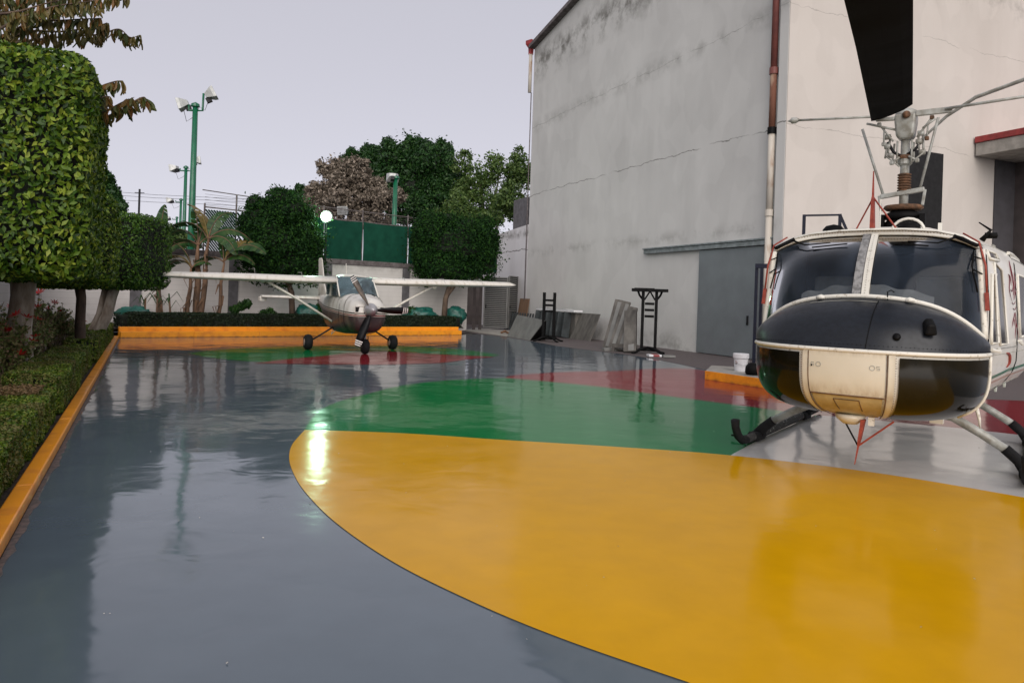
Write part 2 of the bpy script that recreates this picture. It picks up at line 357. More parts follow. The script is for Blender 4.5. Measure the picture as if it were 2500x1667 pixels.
def sbox_pts(n, a, b, c, e=7, depth=.12, lump=.05):           # points near the skin of a rounded box
    q = RNG.uniform(-1, 1, (n * 2, 3)); ax = RNG.choice(3, n * 2, p=np.array([b * c, a * c, a * b]) / (b * c + a * c + a * b))
    q[np.arange(n * 2), ax] = RNG.choice([-1, 1], n * 2); q = q[:n]
    k = (np.abs(q) ** e).sum(1, keepdims=True) ** (1 / e); p = q / k
    nr = np.sign(p) * np.abs(p) ** (e - 1) / np.array([a, b, c]); nr /= np.linalg.norm(nr, axis=1, keepdims=True)
    p = p * np.array([a, b, c])
    lm = np.array([noise.noise(Vector(x) * 2.2) for x in p])[:, None] * lump + np.array([noise.noise(Vector(x) * 6) for x in p])[:, None] * lump * .6
    p = p + nr * (lm - RNG.uniform(0, 1, (n, 1)) ** 1.6 * depth); return p, nr
def core_box(a, b, c, e=7, k=.90):
    mb = MB(); na, nb = 28, 16
    def f(i, j):
        t = i * 2 * math.pi; ph = (j - .5) * math.pi * .999
        q = np.array([math.cos(t) * math.cos(ph), math.sin(t) * math.cos(ph), math.sin(ph)])
        q = q / (np.abs(q) ** e).sum() ** (1 / e); return Vector(q * np.array([a, b, c]) * k)
    return mb.grid(f, na, nb)
def clump_pts(clumps, n, shell=.35, low=-.9):
    vol = np.array([c[1][0] * c[1][1] + c[1][1] * c[1][2] + c[1][0] * c[1][2] for c in clumps]); ix = RNG.choice(len(clumps), n, p=vol / vol.sum())
    C = np.array([c[0] for c in clumps])[ix]; Rr = np.array([c[1] for c in clumps])[ix]
    d = RNG.normal(0, 1, (n, 3)); d /= np.linalg.norm(d, axis=1, keepdims=True)
    keep = d[:, 2] > low; C, Rr, d = C[keep], Rr[keep], d[keep]
    rad = 1 - shell * RNG.uniform(0, 1, (len(d), 1)) ** 1.5
    q = C + d * Rr * rad
    lm = np.array([noise.noise(Vector(x) * .9) + .6 * noise.noise(Vector(x) * 2.3) for x in q])[:, None]
    q = q + d * Rr * lm * .45
    sp_ = RNG.uniform(0, 1, (len(q), 1)) ** 14; q = q + (d + np.array([0, 0, .35])) * sp_ * Rr * .45
    return q, d
def make_clumps(c, r, n, k=.42, seed=0):
    rr = random.Random(seed); out = []
    for _ in range(n):
        t = rr.uniform(0, 2 * math.pi); ph = math.asin(rr.uniform(-.55, .98)); m = rr.uniform(.45, .80)
        p = (c[0] + r[0] * m * math.cos(t) * math.cos(ph), c[1] + r[1] * m * math.sin(t) * math.cos(ph), c[2] + r[2] * m * math.sin(ph))
        s = rr.uniform(.75, 1.2) * k; out.append((p, (r[0] * s, r[1] * s, r[2] * s)))
    return out
def lump_core(clumps, k=.66):
    mb = MB()
    for c, r in clumps:
        def f(i, j, c=c, r=r):
            t = i * 2 * math.pi; ph = (j - .5) * math.pi * .999
            d = Vector((math.cos(t) * math.cos(ph), math.sin(t) * math.cos(ph), math.sin(ph)))
            q = Vector(c) + Vector((d.x * r[0], d.y * r[1], d.z * r[2])) * k
            return q + d * noise.noise(q * 1.7) * min(r) * .5
        mb.grid(f, 10, 7)
    return mb
def branchy(base, tips, r0, mid=None):
    mb = MB(); base = Vector(base)
    for t, r1 in tips:
        t = Vector(t); m = base.lerp(t, .5) + Vector((random.uniform(-.1, .1), random.uniform(-.1, .1), .12)) * (t - base).length * .3
        mb.tube([base, base.lerp(m, .5), m, t], [r0, r0 * .8, (r0 + r1) / 2, r1], 7)
    return mb

# ---------------------------------------------------------------- place frames
def Wp(s, off=0, z=0): return Vector((6.74 + .4 * s - .9165 * off, 25.4 - .9165 * s - .4 * off, z))
def Fp(t, off=0, z=0): return Vector((8.28 + .9165 * t + .4 * off, 21.87 + .4 * t - .9165 * off, z))
def Bp(t, off=0, z=0): return Vector((-14.9 + .77 * t + .64 * off, 26.2 + .64 * t - .77 * off, z))
def Lp(s, off=0, z=0): return Vector((-2.82 - .452 * s - .892 * off, 3.9 + .892 * s - .452 * off, z))
def slab(fn, a0, a1, o0, o1, z0, z1):
    mb = MB(); mb.prism([fn(a0, o0)[:2], fn(a1, o0)[:2], fn(a1, o1)[:2], fn(a0, o1)[:2]], z0, z1); return mb
def slabx(mb, fn, a0, a1, o0, o1, z0, z1):
    p = [fn(a, o, z) for z in (z0, z1) for a, o in ((a0, o0), (a1, o0), (a1, o1), (a0, o1))]
    return mb.add(p, [(0, 3, 2, 1), (4, 5, 6, 7), (0, 1, 5, 4), (1, 2, 6, 5), (2, 3, 7, 6), (3, 0, 4, 7)])

# ---------------------------------------------------------------- ground
mb = MB(); mb.grid(lambda i, j: Vector(((i - .5) * 1600, (j - .3) * 1600, -.03)), 4, 4); struct(mb.build('ground', m_asph))
fl = [Lp(-14, 0)[:2], Lp(21.55, 0)[:2], Bp(-.1, 3.5)[:2], Bp(13.6, 3.5)[:2], (-1.2, 34.5), (.5, 33.5), (16, 10), (16, -8)]
mb = MB(); mb.add([(x, y, 0) for x, y in fl], [tuple(range(len(fl)))])
struct(mb.build('floor', m_grey))
def smooth_curve(p, n=10):
    out = []
    for i in range(len(p) - 1):
        a, b, c, d = p[max(i - 1, 0)], p[i], p[i + 1], p[min(i + 2, len(p) - 1)]
        for k in range(n):
            t = k / n
            out.append(.5 * ((2 * b) + (c - a) * t + (2 * a - 5 * b + 4 * c - d) * t * t + (3 * b - a - 3 * c + d) * t ** 3))
    out.append(p[-1]); return out
def gpts(l): return [G(u, v) for u, v in l]
def sheet(name, pts, z, mat):
    mb = MB(); mb.add([(p.x, p.y, z) for p in pts], [tuple(range(len(pts)))])
    me = mb.build(name, mat); return struct(me)
c_left = smooth_curve(gpts([(744, 1050), (714, 1085), (706, 1118), (716, 1155), (746, 1203), (819, 1276), (957, 1371), (1148, 1467), (1361, 1556), (1680, 1667), (2050, 1790)]))
c_top = smooth_curve(gpts([(744, 1050), (980, 1058), (1222, 1074), (1500, 1091), (1781, 1112), (2126, 1153), (2500, 1215), (2900, 1290)]))
sheet('yellow_floor_area', c_left + [Vector((3.0, 1.2, 0)), Vector((9.5, 1.2, 0))] + c_top[::-1][:-1], .0055, m_yellow)
g_up = smooth_curve(gpts([(744, 1050), (760, 1025), (787, 999), (835, 978), (904, 960), (989, 940), (1116, 927), (1238, 923)]))
g_dn = smooth_curve(gpts([(1238, 923), (1435, 941), (1648, 969), (1913, 1004), (1990, 1016)]))
sheet('green_floor_area', g_up[:-1] + g_dn + gpts([(2100, 1060), (1830, 1130), (1700, 1115), (1400, 1095), (1100, 1078), (850, 1062)]), .0035, m_green)
r_up = smooth_curve(gpts([(1230, 923), (1254, 916), (1310, 912), (1382, 908), (1509, 905), (1580, 901), (1640, 899), (1690, 901), (1722, 905)]))
sheet('red_floor_area', r_up + gpts([(1800, 915), (2050, 930), (2400, 965), (2700, 1000), (2900, 1140), (2700, 1120), (2499, 1080), (2150, 1060), (1990, 1040), (1648, 990), (1435, 955)]), .0020, m_red)
sheet('pale_grey_floor_area', gpts([(1776, 1116), (1830, 1086), (1900, 1048), (1977, 1013), (2060, 1018), (2176, 1030), (2340, 1045), (2500, 1063), (2800, 1095), (2960, 1310), (2500, 1222), (2126, 1160)]), .0045, m_lgrey)
f_g = smooth_curve(gpts([(460, 862), (560, 852), (700, 846), (900, 843), (1050, 848), (1150, 856), (1218, 866)])) 
f_g2 = smooth_curve(gpts([(1218, 867), (1187, 872), (1075, 876), (950, 880), (800, 880), (650, 884), (520, 874), (460, 862)]))
sheet('far_green_floor_area', f_g + f_g2[1:-1], .0025, m_green)
f_r = smooth_curve(gpts([(620, 887), (700, 877), (800, 868), (870, 860), (950, 858), (1075, 865), (1187, 870), (1205, 872)]))
f_r2 = smooth_curve(gpts([(1205, 872), (1146, 877), (1075, 886), (950, 890), (860, 890), (740, 889), (620, 887)]))
sheet('far_red_floor_area', f_r + f_r2[1:-1], .004, m_red)

# paving along the tall wall
m_paving, nt, b = newmat('brick_paving')
br = N(nt, 'ShaderNodeTexBrick'); tc = N(nt, 'ShaderNodeTexCoord'); mp = N(nt, 'ShaderNodeMapping'); mp.inputs['Rotation'].default_value = (0, 0, R(23.6)); mp.inputs['Scale'].default_value = (4.5, 4.5, 4.5)
nt.links.new(tc.outputs['Object'], mp.inputs[0]); nt.links.new(mp.outputs[0], br.inputs[0])
br.inputs['Color1'].default_value = (.12, .085, .08, 1); br.inputs['Color2'].default_value = (.085, .07, .068, 1); br.inputs['Mortar'].default_value = (.05, .045, .045, 1)
nt.links.new(mixc(nt, math_(nt, 'MULTIPLY', noi(nt, 1.2, 5), .5), br.outputs['Color'], (.07, .065, .07)), b.inputs['Base Color']); b.inputs['Roughness'].default_value = .7
pv = gpts([(1140, 812), (1150, 813.5), (1238, 823), (1292, 832), (1360, 845), (1464, 858), (1532, 866), (1600, 877), (1660, 889), (1722, 903), (1760, 930)])
pv += [Vector((7.5, 14.5, 0)), Vector((20, 14, 0)), Vector((20, 30, 0)), Wp(-14), Vector((-.5, 45, 0)), Vector((-4.5, 45, 0)), Bp(13.7, 3.2)]
struct((lambda m: m.build('paving', m_paving))(MB().add([(p.x, p.y, .0035) for p in pv], [tuple(range(len(pv)))])))
mb = MB(); q = [G(1132, 808), G(1238, 822), G(1246, 808), G(1160, 801)]
mb.prism([(p.x, p.y) for p in q], .0045, .03); struct(mb.build('concrete_apron', m_conc))
# raised slab with orange face, bucket stands on it
e = Vector((.505, -.863, 0)); n2 = Vector((.863, .505, 0)); a0 = Vector((4.5, 16.55, 0))
sl = [a0, a0 + e * 2.9, a0 + e * 2.9 + n2 * 4.5, a0 + n2 * 1.2 - e * 1.0]
root = thing('raised_slab', 'low raised concrete slab with a bright orange painted front edge near the helicopter nose', 'slab')
MB().prism([p[:2] for p in sl], 0.006, .20).build('slab_body', m_conc, root, bevel=.01)
MB().bar(a0 + Vector((-.012, -.02, .1)), a0 + e * 2.9 + Vector((-.012, -.02, .1)), .03, .195).build('orange_edge', m_orange, root, bevel=.004)

# curbs
def curb_run(name, fn, a0, a1, o0, o1, h, L, label, mat=m_orange):
    root = thing(name, label, 'kerb', fn(a0, o0)); n = max(1, round((a1 - a0) / L))
    for k in range(n):
        s0 = a0 + (a1 - a0) * k / n + .004; s1 = a0 + (a1 - a0) * (k + 1) / n - .004
        slabx(MB(), fn, s0, s1, o0, o1, 0, h + random.uniform(-.003, .003)).build('kerb_block', mat, root, off=root.location, bevel=.012)
    return root
curb_run('planter_kerb', Lp, -6, 21.4, 0, .13, .10, 1.6, 'long low orange kerb along the left garden bed')
root = curb_run('back_kerb', Bp, -.05, 13.6, 3.3, 3.5, .20, 2.3, 'stepped orange kerb below the back hedge behind the aeroplane')
slabx(MB(), Bp, -.05, 13.57, 3.08, 3.29, 0, .35).build('upper_step', m_orange, root, off=root.location, bevel=.012)
# uneven dirty line where the resin meets the kerb
mb = MB(); k_ = 260; e_ = [Lp(-6 + 27.3 * i / k_, -.035 - .035 * random.random() ** 2 - .03 * noise.noise(Vector((i * .13, 0, 0))), .0015) for i in range(k_ + 1)]; i_ = [Lp(-6 + 27.3 * i / k_, -.001, .0015) for i in range(k_ + 1)]
mb.add([tuple(p) for p in i_ + e_], [(i, i + 1, i + k_ + 2, i + k_ + 1) for i in range(k_)]); struct(mb.build('floor_edge_stain', M('resin_edge_stain', (.13, .095, .09), .5, col2=(.05, .048, .05), scale=18, lo=.4, hi=.6)))
p = np.array([(random.uniform(-5, 6), random.uniform(2.2, 14), .0065) for _ in range(170)])
o = leaf_obj('floor_grit', p, np.tile([0, 0, 1.], (170, 1)), .012, M('pale_grit', (.5, .48, .44), .8), None, aspect=.7, jit=.3, var=.7); tag(o, 'tiny pale specks of grit scattered over the glossy floor', 'grit')
# soil beds
mb = MB(); mb.add([Lp(-7, .12, .05), Lp(23, .12, .05), Lp(25.3, 2.5, .05), Lp(-7, 2.5, .05)], [(3, 2, 1, 0)]); struct(mb.build('garden_bed', m_soil))
mb = MB(); mb.add([Bp(-1.5, 3.1, .28), Bp(14.0, 3.1, .28), Bp(16, 0, .28), Bp(-1.8, 0, .28)], [(0, 1, 2, 3)]); struct(mb.build('back_bed', m_soil))

# ---------------------------------------------------------------- perimeter walls
def wall_with_pillars(name, label, fn, a0, a1, h, pillars, mat, pw=.38, face=0, cap=True):
    root = thing(name, label, 'wall', fn(a0)); L = root.location; es = sorted(pillars)
    slabx(MB(), fn, a0, a1, -.2, 0, 0, h).build('wall_panel', mat, root, off=L)
    for p in es: slabx(MB(), fn, p - pw / 2, p + pw / 2, .002, .045, 0, h - .002).build('pillar', m_pillar, root, off=L)
    if cap: slabx(MB(), fn, a0 - .02, a1 + .02, -.24, .07, h + .002, h + .22).build('cap', m_cap, root, off=L, bevel=.01)
    return root
def tB(u):                                           # position along the back wall seen at photo column u
    x = ray(u, 700)[0]; return (x * 26.2 + 14.9) / (.77 - x * .64)
def sL(u, off=2.5, v=720):
    x = ray(u, v)[0]; b = Lp(0, off); return (x * b.y - b.x) / (-.452 - x * .892)
wall_with_pillars('back_wall', 'white block boundary wall with dark grey pillars and dark cap behind the aeroplane', Bp, -1.9, 16.4, 2.98,
                  [tB(331), tB(569), tB(799), tB(990)], m_wallC)
wall_with_pillars('side_wall', 'white block boundary wall behind the clipped trees on the left', lambda s, o=0, z=0: Lp(s, 2.5 - o, z), -6, 24.95, 2.95,
                  [sL(58), sL(114), sL(151), sL(0) - 3.2], m_wallC)

# ---------------------------------------------------------------- tall building
B = thing('tall_building', 'tall weathered pale grey and cream rendered building filling the right side', 'building', Fp(0))
L = B.location
def pl(fn, pts, thick=.25):
    a = [fn(p[0], 0, p[1]) for p in pts]; b_ = [fn(p[0], -thick, p[1]) for p in pts]; n = len(a)
    return MB().add(a + b_, [tuple(range(n)), tuple(range(2 * n - 1, n - 1, -1))] + [(k, k + n, (k + 1) % n + n, (k + 1) % n) for k in range(n)])
s0, s1 = -14.9, 3.85
def rz_(s): return 15.25 + .168 * (min(s, -5) - s0) - .168 * max(0, s + 5)
pl(Wp, [(s0, 0), (s1, 0), (s1, rz_(s1)), (-5, rz_(-5)), (s0, rz_(s0))]).build('side_wall_render', m_wallA, B, off=L)
pl(Fp, [(0, 0), (26, 0), (26, 17.2), (0, 15.4)][::-1], .25).build('front_wall_render', m_wallB, B, off=L)
mb = MB(); mb.add([Wp(s0, -.26, 0), Wp(s0, -26, 0), Wp(s0, -26, 15.2), Wp(s0, -.26, 15.2)], [(0, 1, 2, 3)]); mb.build('rear_wall', m_wallA, B, off=L)
mb = MB()
for a, b_ in ((s0 - .1, -5), (-5, s1)): mb.bar(Wp(a, .02, rz_(max(a, s0)) + .09), Wp(b_, .02, rz_(b_) + .09), .62, .18)
mb.build('roof_coping', m_cap, B, off=L)
mb = MB(); mb.add([Wp(s0, 0, rz_(s0)), Wp(-5, 0, rz_(-5)), Wp(-5, -25, rz_(-5)), Wp(s0, -25, rz_(s0))], [(0, 1, 2, 3)]); mb.add([Wp(-5, 0, rz_(-5)), Wp(s1, 0, rz_(s1)), Wp(s1, -25, rz_(s1)), Wp(-5, -25, rz_(-5))], [(0, 1, 2, 3)]); mb.build('roof', m_conc, B, off=L)
slabx(MB(), Wp, s1 - .36, s1 - .004, .003, .2, 0, 15.3).build('corner_pilaster', m_wallA, B, off=L)
slabx(MB(), Fp, -.185, .17, .003, .022, 0, 15.3).build('corner_strip', m_wallB, B, off=L)
# slabs coloured dark for an unlit opening and recess, canopy on the front wall
def tF(u, v=700):
    x = ray(u, v)[0]; return (x * 21.87 - 8.28) / (.9165 - x * .4)
def zF(u, v, off=0):
    t = tF(u, v); p = Fp(t, off); x, zz = ray(u, v); return CAMH + zz * p.y
z_op = zF(2270, 372)
slabx(MB(), Fp, tF(2205, 400), tF(2300, 420), .004, .035, 2.0, z_op).build('painted_dark_opening', m_void, B, off=L)
slabx(MB(), Fp, tF(2418), tF(2466), .004, .05, 0, zF(2420, 384)).build('painted_recess_strip', m_dgrey, B, off=L)
slabx(MB(), Fp, tF(2466), 24, .004, .9, 0, zF(2470, 384)).build('brown_porch_wall', m_brown, B, off=L)
zt, zb = zF(2368, 334), zF(2368, 381)
t0 = tF(2366)
slabx(MB(), Fp, t0, 24, .06, 3.2, zb, zt - .22).build('porch_canopy', m_conc, B, off=L, bevel=.02)
slabx(MB(), Fp, t0 - .06, 24, .06, 3.26, zt - .216, zt).build('canopy_trim', m_redtrim, B, off=L, bevel=.02)
# sliding door with its rail
D = thing('sliding_door', 'grey steel sliding door hanging under a long rail on the tall wall', 'door', Wp(1.5)); L = D.location
slabx(MB(), Wp, -.2, 3.12, .03, .09, .03, 3.62).build('door_leaf', m_doorg, D, off=L, bevel=.006)
slabx(MB(), Wp, 3.125, 3.24, .004, .10, 0, 3.62).build('door_jamb', m_black, D, off=L)
slabx(MB(), Wp, -3.58, 3.40, .004, .17, 3.64, 3.80).build('rail', m_railg, D, off=L, bevel=.01)
slabx(MB(), Wp, -3.60, 3.42, .004, .22, 3.803, 3.86).build('rail_hood', m_railg, D, off=L, bevel=.01)
slabx(MB(), Wp, 2.35, 2.40, .092, .14, 1.1, 1.4).build('door_handle', m_darkm, D, off=L)
# rain pipes
pr = thing('rust_red_downpipe', 'tall downpipe, rust red above and peeled white below, at the building corner', 'pipe', Wp(3.28, .2)); L = pr.location
def zW(u, v, s, off=0):
    p = Wp(s, off); return CAMH + ray(u, v)[1] * p.y
zz = [0, zW(1887, 515, 3.28), zW(1889, 315, 3.28), zW(1890, 170, 3.28), 15.6]
mpw = M('peeled_white_pipe', (.50, .46, .40), .7, col2=(.26, .15, .09), scale=4, stretch=(1, 1, .3), lo=.3, hi=.5)
mpr = M('rust_pipe', (.17, .05, .04), .6, col2=(.12, .035, .03), scale=4); mpm = M('rust_white_pipe', (.34, .24, .17), .8, col2=(.15, .06, .035), scale=3, stretch=(1, 1, .3), lo=.50, hi=.68)
for i, m in enumerate((mpw, mpw, mpm, mpr)):
    MB().tube([Wp(3.28, .2, zz[i] + .01), Wp(3.28, .2, zz[i + 1] - .01)], .105, 14).build('pipe_section', m, pr, smooth=True, off=L)
    if i: 
        MB().tube([Wp(3.28, .2, zz[i] - .18), Wp(3.28, .2, zz[i] + .02)], .135, 14).build('coupling', m_black if i == 2 else m, pr, smooth=False, off=L)
p2 = thing('corner_gutter_pipe', 'thin white downpipe with red funnel head at the far roof corner', 'pipe', Wp(s0 - .12, .12)); L = p2.location
MB().tube([Wp(s0 - .15, .15, 12.9), Wp(s0 - .15, .15, 15.0)], .10, 10).build('pipe_section', mpw, p2, smooth=True, off=L)
MB().tube([Wp(s0 - .15, .05, 0.2), Wp(s0 - .15, .05, 12.9)], .028, 8).build('lower_pipe', m_cap, p2, smooth=True, off=L)
MB().lathe([(.13, 0), (.15, .35), (.30, .55), (.30, .75), (.1, .78)], Wp(s0 - .15, .15, 14.95), 4).build('funnel_head', m_redtrim, p2, off=L)

# lower wall beyond the building and the dark yard behind
LW = thing('low_white_wall', 'lower white wall continuing behind the corner of the tall building', 'wall', Wp(-16)); L = LW.location
pl(Wp, [(-22, 0), (-14.95, 0), (-14.95, 5.75), (-22, 5.35)], .3).build('wall_panel', m_wallD, LW, off=L)
mb = MB(); slabx(mb, Wp, -22, -21.7, .0, 5, 0, 2.6); mb.build('end_wall', m_brown, LW, off=L)
bx = thing('rooftop_cabinet', 'dark grey box standing on the low white wall', 'cabinet', Wp(-16.2, -.6, 5.6)); 
slabx(MB(), Wp, -17.2, -15.2, -.6, -.05, 5.65, 7.3).build('cabinet_body', m_pillar, bx, off=bx.location, bevel=.03)
for k in range(2):
    q = G(1156 + 15 * k, 806); t = thing('dark_post', f'{("left", "right")[k]} slim dark post in the shaded gap beside the louvred gate', 'post', (q.x, q.y, 0))
    MB().box((0, 0, 1.35), (.16, .16, 2.7)).build('shaft', m_brown, t); MB().box((0, 0, 2.75), (.22, .22, .08)).build('post_cap', m_brown, t)
# louvred gate, two leaves
def louvre(p0, p1, h, label, n=26):
    g = thing('louvred_gate', label, 'gate', p0, group='louvred gate leaves'); d = Vector(p1) - Vector(p0); w = d.length; g.rotation_euler = (0, 0, math.atan2(d.y, d.x))
    mb = MB()
    for a in (.03, w - .03): mb.box((a, 0, h / 2 + .08), (.07, .05, h))
    for z in (.10, h + .06): mb.box((w / 2, 0, z), (w - .14, .05, .06))
    mb.build('gate_frame', m_panel, g)
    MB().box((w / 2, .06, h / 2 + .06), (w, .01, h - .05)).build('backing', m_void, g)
    sm = MB().box((0, 0, 0), (w - .14, .012, .062), rx=R(-38)); me = None
    for k in range(n):
        z = .19 + (h - .24) * k / (n - 1)
        if me is None:
            o = sm.build('slat', m_panel, g); me = o.data
        else:
            o = bpy.data.objects.new('slat', me); COL.objects.link(o); o.parent = g
        o.location = (w / 2, 0, z)
    MB().box((.12, -.04, 1.25), (.05, .04, .16)).build('latch', m_darkm, g)
a, b_, c = G(1179, 803), G(1237, 805), G(1263, 796)
louvre(a, b_, 2.75, 'wide louvred grey gate leaf facing the yard at the far right corner')
louvre(b_ + Vector((.05, .02, 0)), b_ + Vector((.72, 1.3, 0)), 2.85, 'narrow louvred grey gate leaf angled back against the tall wall')

# ---------------------------------------------------------------- tennis court fence above the back wall
F = thing('court_fence', 'green screened wire fence standing on top of the back boundary wall', 'fence', Bp(0, -.3, 2.9)); L = F.location
ts = [tB(500), tB(578), tB(700), tB(793), tB(889), tB(1000), tB(1100), 18.5]
for i, t in enumerate(ts):
    MB().tube([Bp(t, -.35, 2.9), Bp(t, -.35, 5.55 if i else 5.1)], .035, 6).build('post', m_cap, F, off=L)
for i in range(len(ts) - 1):
    if 3 <= i: 
        top = 5.0
        mb = MB(); a_, b_ = ts[i] + .03, ts[i + 1] - .03
        mb.grid(lambda x, y, a_=a_, b_=b_: Bp(lerp(a_, b_, x), -.30 + .03 * math.sin(x * 9 + y * 5) * math.sin(y * 3.1), lerp(3.05, 5.0 - .05 * math.sin(x * 3.14), y)), 14, 8)
        mb.build('screen_panel', m_net, F, off=L, smooth=True)
    elif i < 2:
        a_, b_ = ts[i] + .03, ts[i + 1] - .03; w = b_ - a_
        n = 22
        for k in range(-n // 2, n):
            x0 = a_ + w * k * 2 / n; h = 1.9; run = 1.6
            pts = [(x0, 4.85), (x0 + run, 2.95)]
            # clip to the bay
            def cl(p, q):
                (x1, z1), (x2, z2) = p, q
                if x2 <= a_ or x1 >= b_: return None
                if x1 < a_: z1 += (z2 - z1) * (a_ - x1) / (x2 - x1); x1 = a_
                if x2 > b_: z2 = z1 + (z2 - z1) * (b_ - x1) / (x2 - x1); x2 = b_
                return (x1, z1), (x2, z2)
            r_ = cl(*pts)
            if r_ and r_[1][0] - r_[0][0] > .1:
                (x1, z1), (x2, z2) = r_
                MB().bar(Bp(x1, -.33, z1), Bp(x2, -.33, z2), .02, .17, up=(.64, -.77, 0)).build('slat', m_net, F, off=L)
for z in (4.95, 4.0):
    MB().tube([Bp(ts[0], -.36, z), Bp(ts[2], -.36, z - .02)], .03, 6).build('rail', m_cap, F, off=L)
MB().tube([Bp(ts[0] - .1, -.36, 5.62), Bp(ts[2], -.36, 5.5), Bp(18.6, -.36, 5.42)], .022, 6).build('top_wire', m_cap, F, off=L)
MB().tube([Bp(ts[2], -.36, 5.0), Bp(18.6, -.36, 4.98)], .03, 6).build('rail', m_cap, F, off=L)
for k in range(5): MB().tube([Bp(ts[0], -.36, 5.02 + .11 * k), Bp(ts[-1], -.36, 4.98 + .09 * k)], .006, 4).build('wire', m_cap, F, off=L)
MB().grid(lambda x, y: Bp(lerp(ts[2], ts[3], x), -.30, lerp(3.05, 5.0, y)), 2, 2).build('screen_panel', m_net, F, off=L)

# ---------------------------------------------------------------- floodlights
def flood(parent, pos, yaw, pitch, k=1.0, glass=None, off=(0, 0, 0)):
    """wedge housing looking along its local +x, tipped down by pitch"""
    m = Matrix.Translation(Vector(pos) - Vector(off)) @ Matrix.Rotation(yaw, 4, 'Z') @ Matrix.Rotation(pitch, 4, 'Y')
    def T(v): return [tuple((m @ Vector(p).to_4d()).to_3d()) for p in v]
    r1 = [(-.28 * k, y * .16 * k, z * .09 * k) for y, z in ((-1, -1), (1, -1), (1, 1), (-1, 1))]
    r2 = [(.02 * k, y * .30 * k, z * .22 * k) for y, z in ((-1, -1), (1, -1), (1, 1), (-1, 1))]
    r3 = [(.14 * k, y * .32 * k, z * .24 * k) for y, z in ((-1, -1), (1, -1), (1, 1), (-1, 1))]
    h = MB().loft([T(r1), T(r2), T(r3)]).build('lamp_housing', m_alu, parent, bevel=.01 * k)
    MB().add(T([(.145 * k, y * .28 * k, z * .20 * k) for y, z in ((-1, -1), (1, -1), (1, 1), (-1, 1))]), [(0, 1, 2, 3)]).build('lamp_glass', glass or m_lampoff, h)
    MB().add(T([(-.34 * k, -.1 * k, -.3 * k), (-.12 * k, .1 * k, -.3 * k), (-.12 * k, .1 * k, -.1 * k), (-.34 * k, -.1 * k, -.1 * k), (-.34 * k, .1 * k, -.3 * k), (-.34 * k, .1 * k, -.1 * k), (-.12 * k, -.1 * k, -.3 * k), (-.12 * k, -.1 * k, -.1 * k)]), [(0, 3, 5, 4), (1, 2, 7, 6), (0, 6, 7, 3), (4, 5, 2, 1), (3, 7, 2, 5), (0, 4, 1, 6)]).build('ballast_box', m_darkm, h)
def court_pole(u, vtop, Y, label, heads, rad=.12):
    p = P(u, vtop, Y); t = thing('floodlight_pole', label, 'lamp post', (p.x, p.y, 0), group='green floodlight poles')
    H = p.z; MB().tube([(0, 0, 0), (0, 0, H * .5), (0, 0, H)], [rad * 1.25, rad * 1.1, rad * .85], 12).build('pole', m_greenp, t, smooth=True)
    MB().lathe([(rad, 0), (rad * 1.5, .02), (rad * 1.3, .14), (0.02, .22)], (0, 0, H), 12).build('pole_cap', m_greenp, t)
    for dx, dy, dz, yaw, pitch, gl in heads:
        MB().tube([(0, 0, H - .15), (dx * .45, dy * .45, H - .15), (dx * .48, dy * .48, H + dz)], .05, 8).build('bracket', m_greenp, t, smooth=True)
        flood(t, (dx, dy, H + dz), yaw, pitch, 1.05, gl)
        MB().tube([(dx * .8, dy * .8, H + dz - .3), (dx * .6, dy * .6, H + dz - .75), (dx * .25, dy * .25, H + dz - .6), (0, 0, H - .4)], .012, 4).build('cable', m_darkm, t)
court_pole(477, 262, 32, 'tallest green floodlight pole with two lamp heads, nearest of the row', [(-.62, 0, .1, R(195), R(18), m_lampoff), (.72, 0, .62, R(15), R(-28), m_lampwarm)], .13)
court_pole(454, 412, 50, 'green floodlight pole just behind the tallest one', [(-.85, 0, 0, R(170), R(12), m_lampoff), (.85, 0, .6, R(20), R(-10), m_lampwarm)], .12)
court_pole(442, 490, 67, 'third green floodlight pole, shorter in view, with one lamp head', [(-1.05, 0, 0, R(170), R(12), m_lampoff)], .12)
court_pole(432, 533, 84, 'farthest green floodlight pole, barely above the banana leaves', [(-1.1, 0, 0, R(170), R(12), m_lampoff)], .12)
court_pole(966, 437, 40, 'green floodlight pole with its lamp turned away, in front of the far trees', [(-.2, .1, .1, R(100), R(20), m_lampoff)], .14)
# small lamps on the wall
pp = P(796, 529, 29.4)
t = thing('lit_floodlight', 'small floodlight glowing bright green-white on the back wall beside the dark tree', 'lamp', (pp.x, pp.y, 3.0))
MB().tube([(0, .1, 0), (0, .1, pp.z - 3.05)], .035, 8).build('stem', m_darkm, t)
MB().lathe([(.10, -.12), (.24, -.02), (.26, .05), (.10, .06)], (0, .02, pp.z - 3), 14, 'Y').build('lamp_housing', m_alu, t)
MB().lathe([(.0, -.17), (.10, -.15), (.16, -.10), (.185, -.02), (.0, .0)], (0, -.02, pp.z - 3), 16, 'Y').build('lamp_glass', m_lampon, t, smooth=True)
ld = bpy.data.lights.new('lit_floodlight_glow', 'POINT'); ld.energy = 40; ld.color = (.45, 1, .5); ld.shadow_soft_size = .2
lo = bpy.data.objects.new('lit_floodlight_glow', ld); COL.objects.link(lo); lo.location = (0, -.55, pp.z - 3); lo.parent = t
pp = P(838, 514, 33)
t = thing('unlit_floodlight', 'unlit floodlight on the fence just right of the glowing one', 'lamp', (pp.x, pp.y, 3.0))
MB().tube([(0, .1, 0), (0, .1, pp.z - 3.0)], .035, 8).build('stem', m_darkm, t)
flood(t, (0, 0, pp.z - 3), R(-110), R(10), .8, m_lampoff)
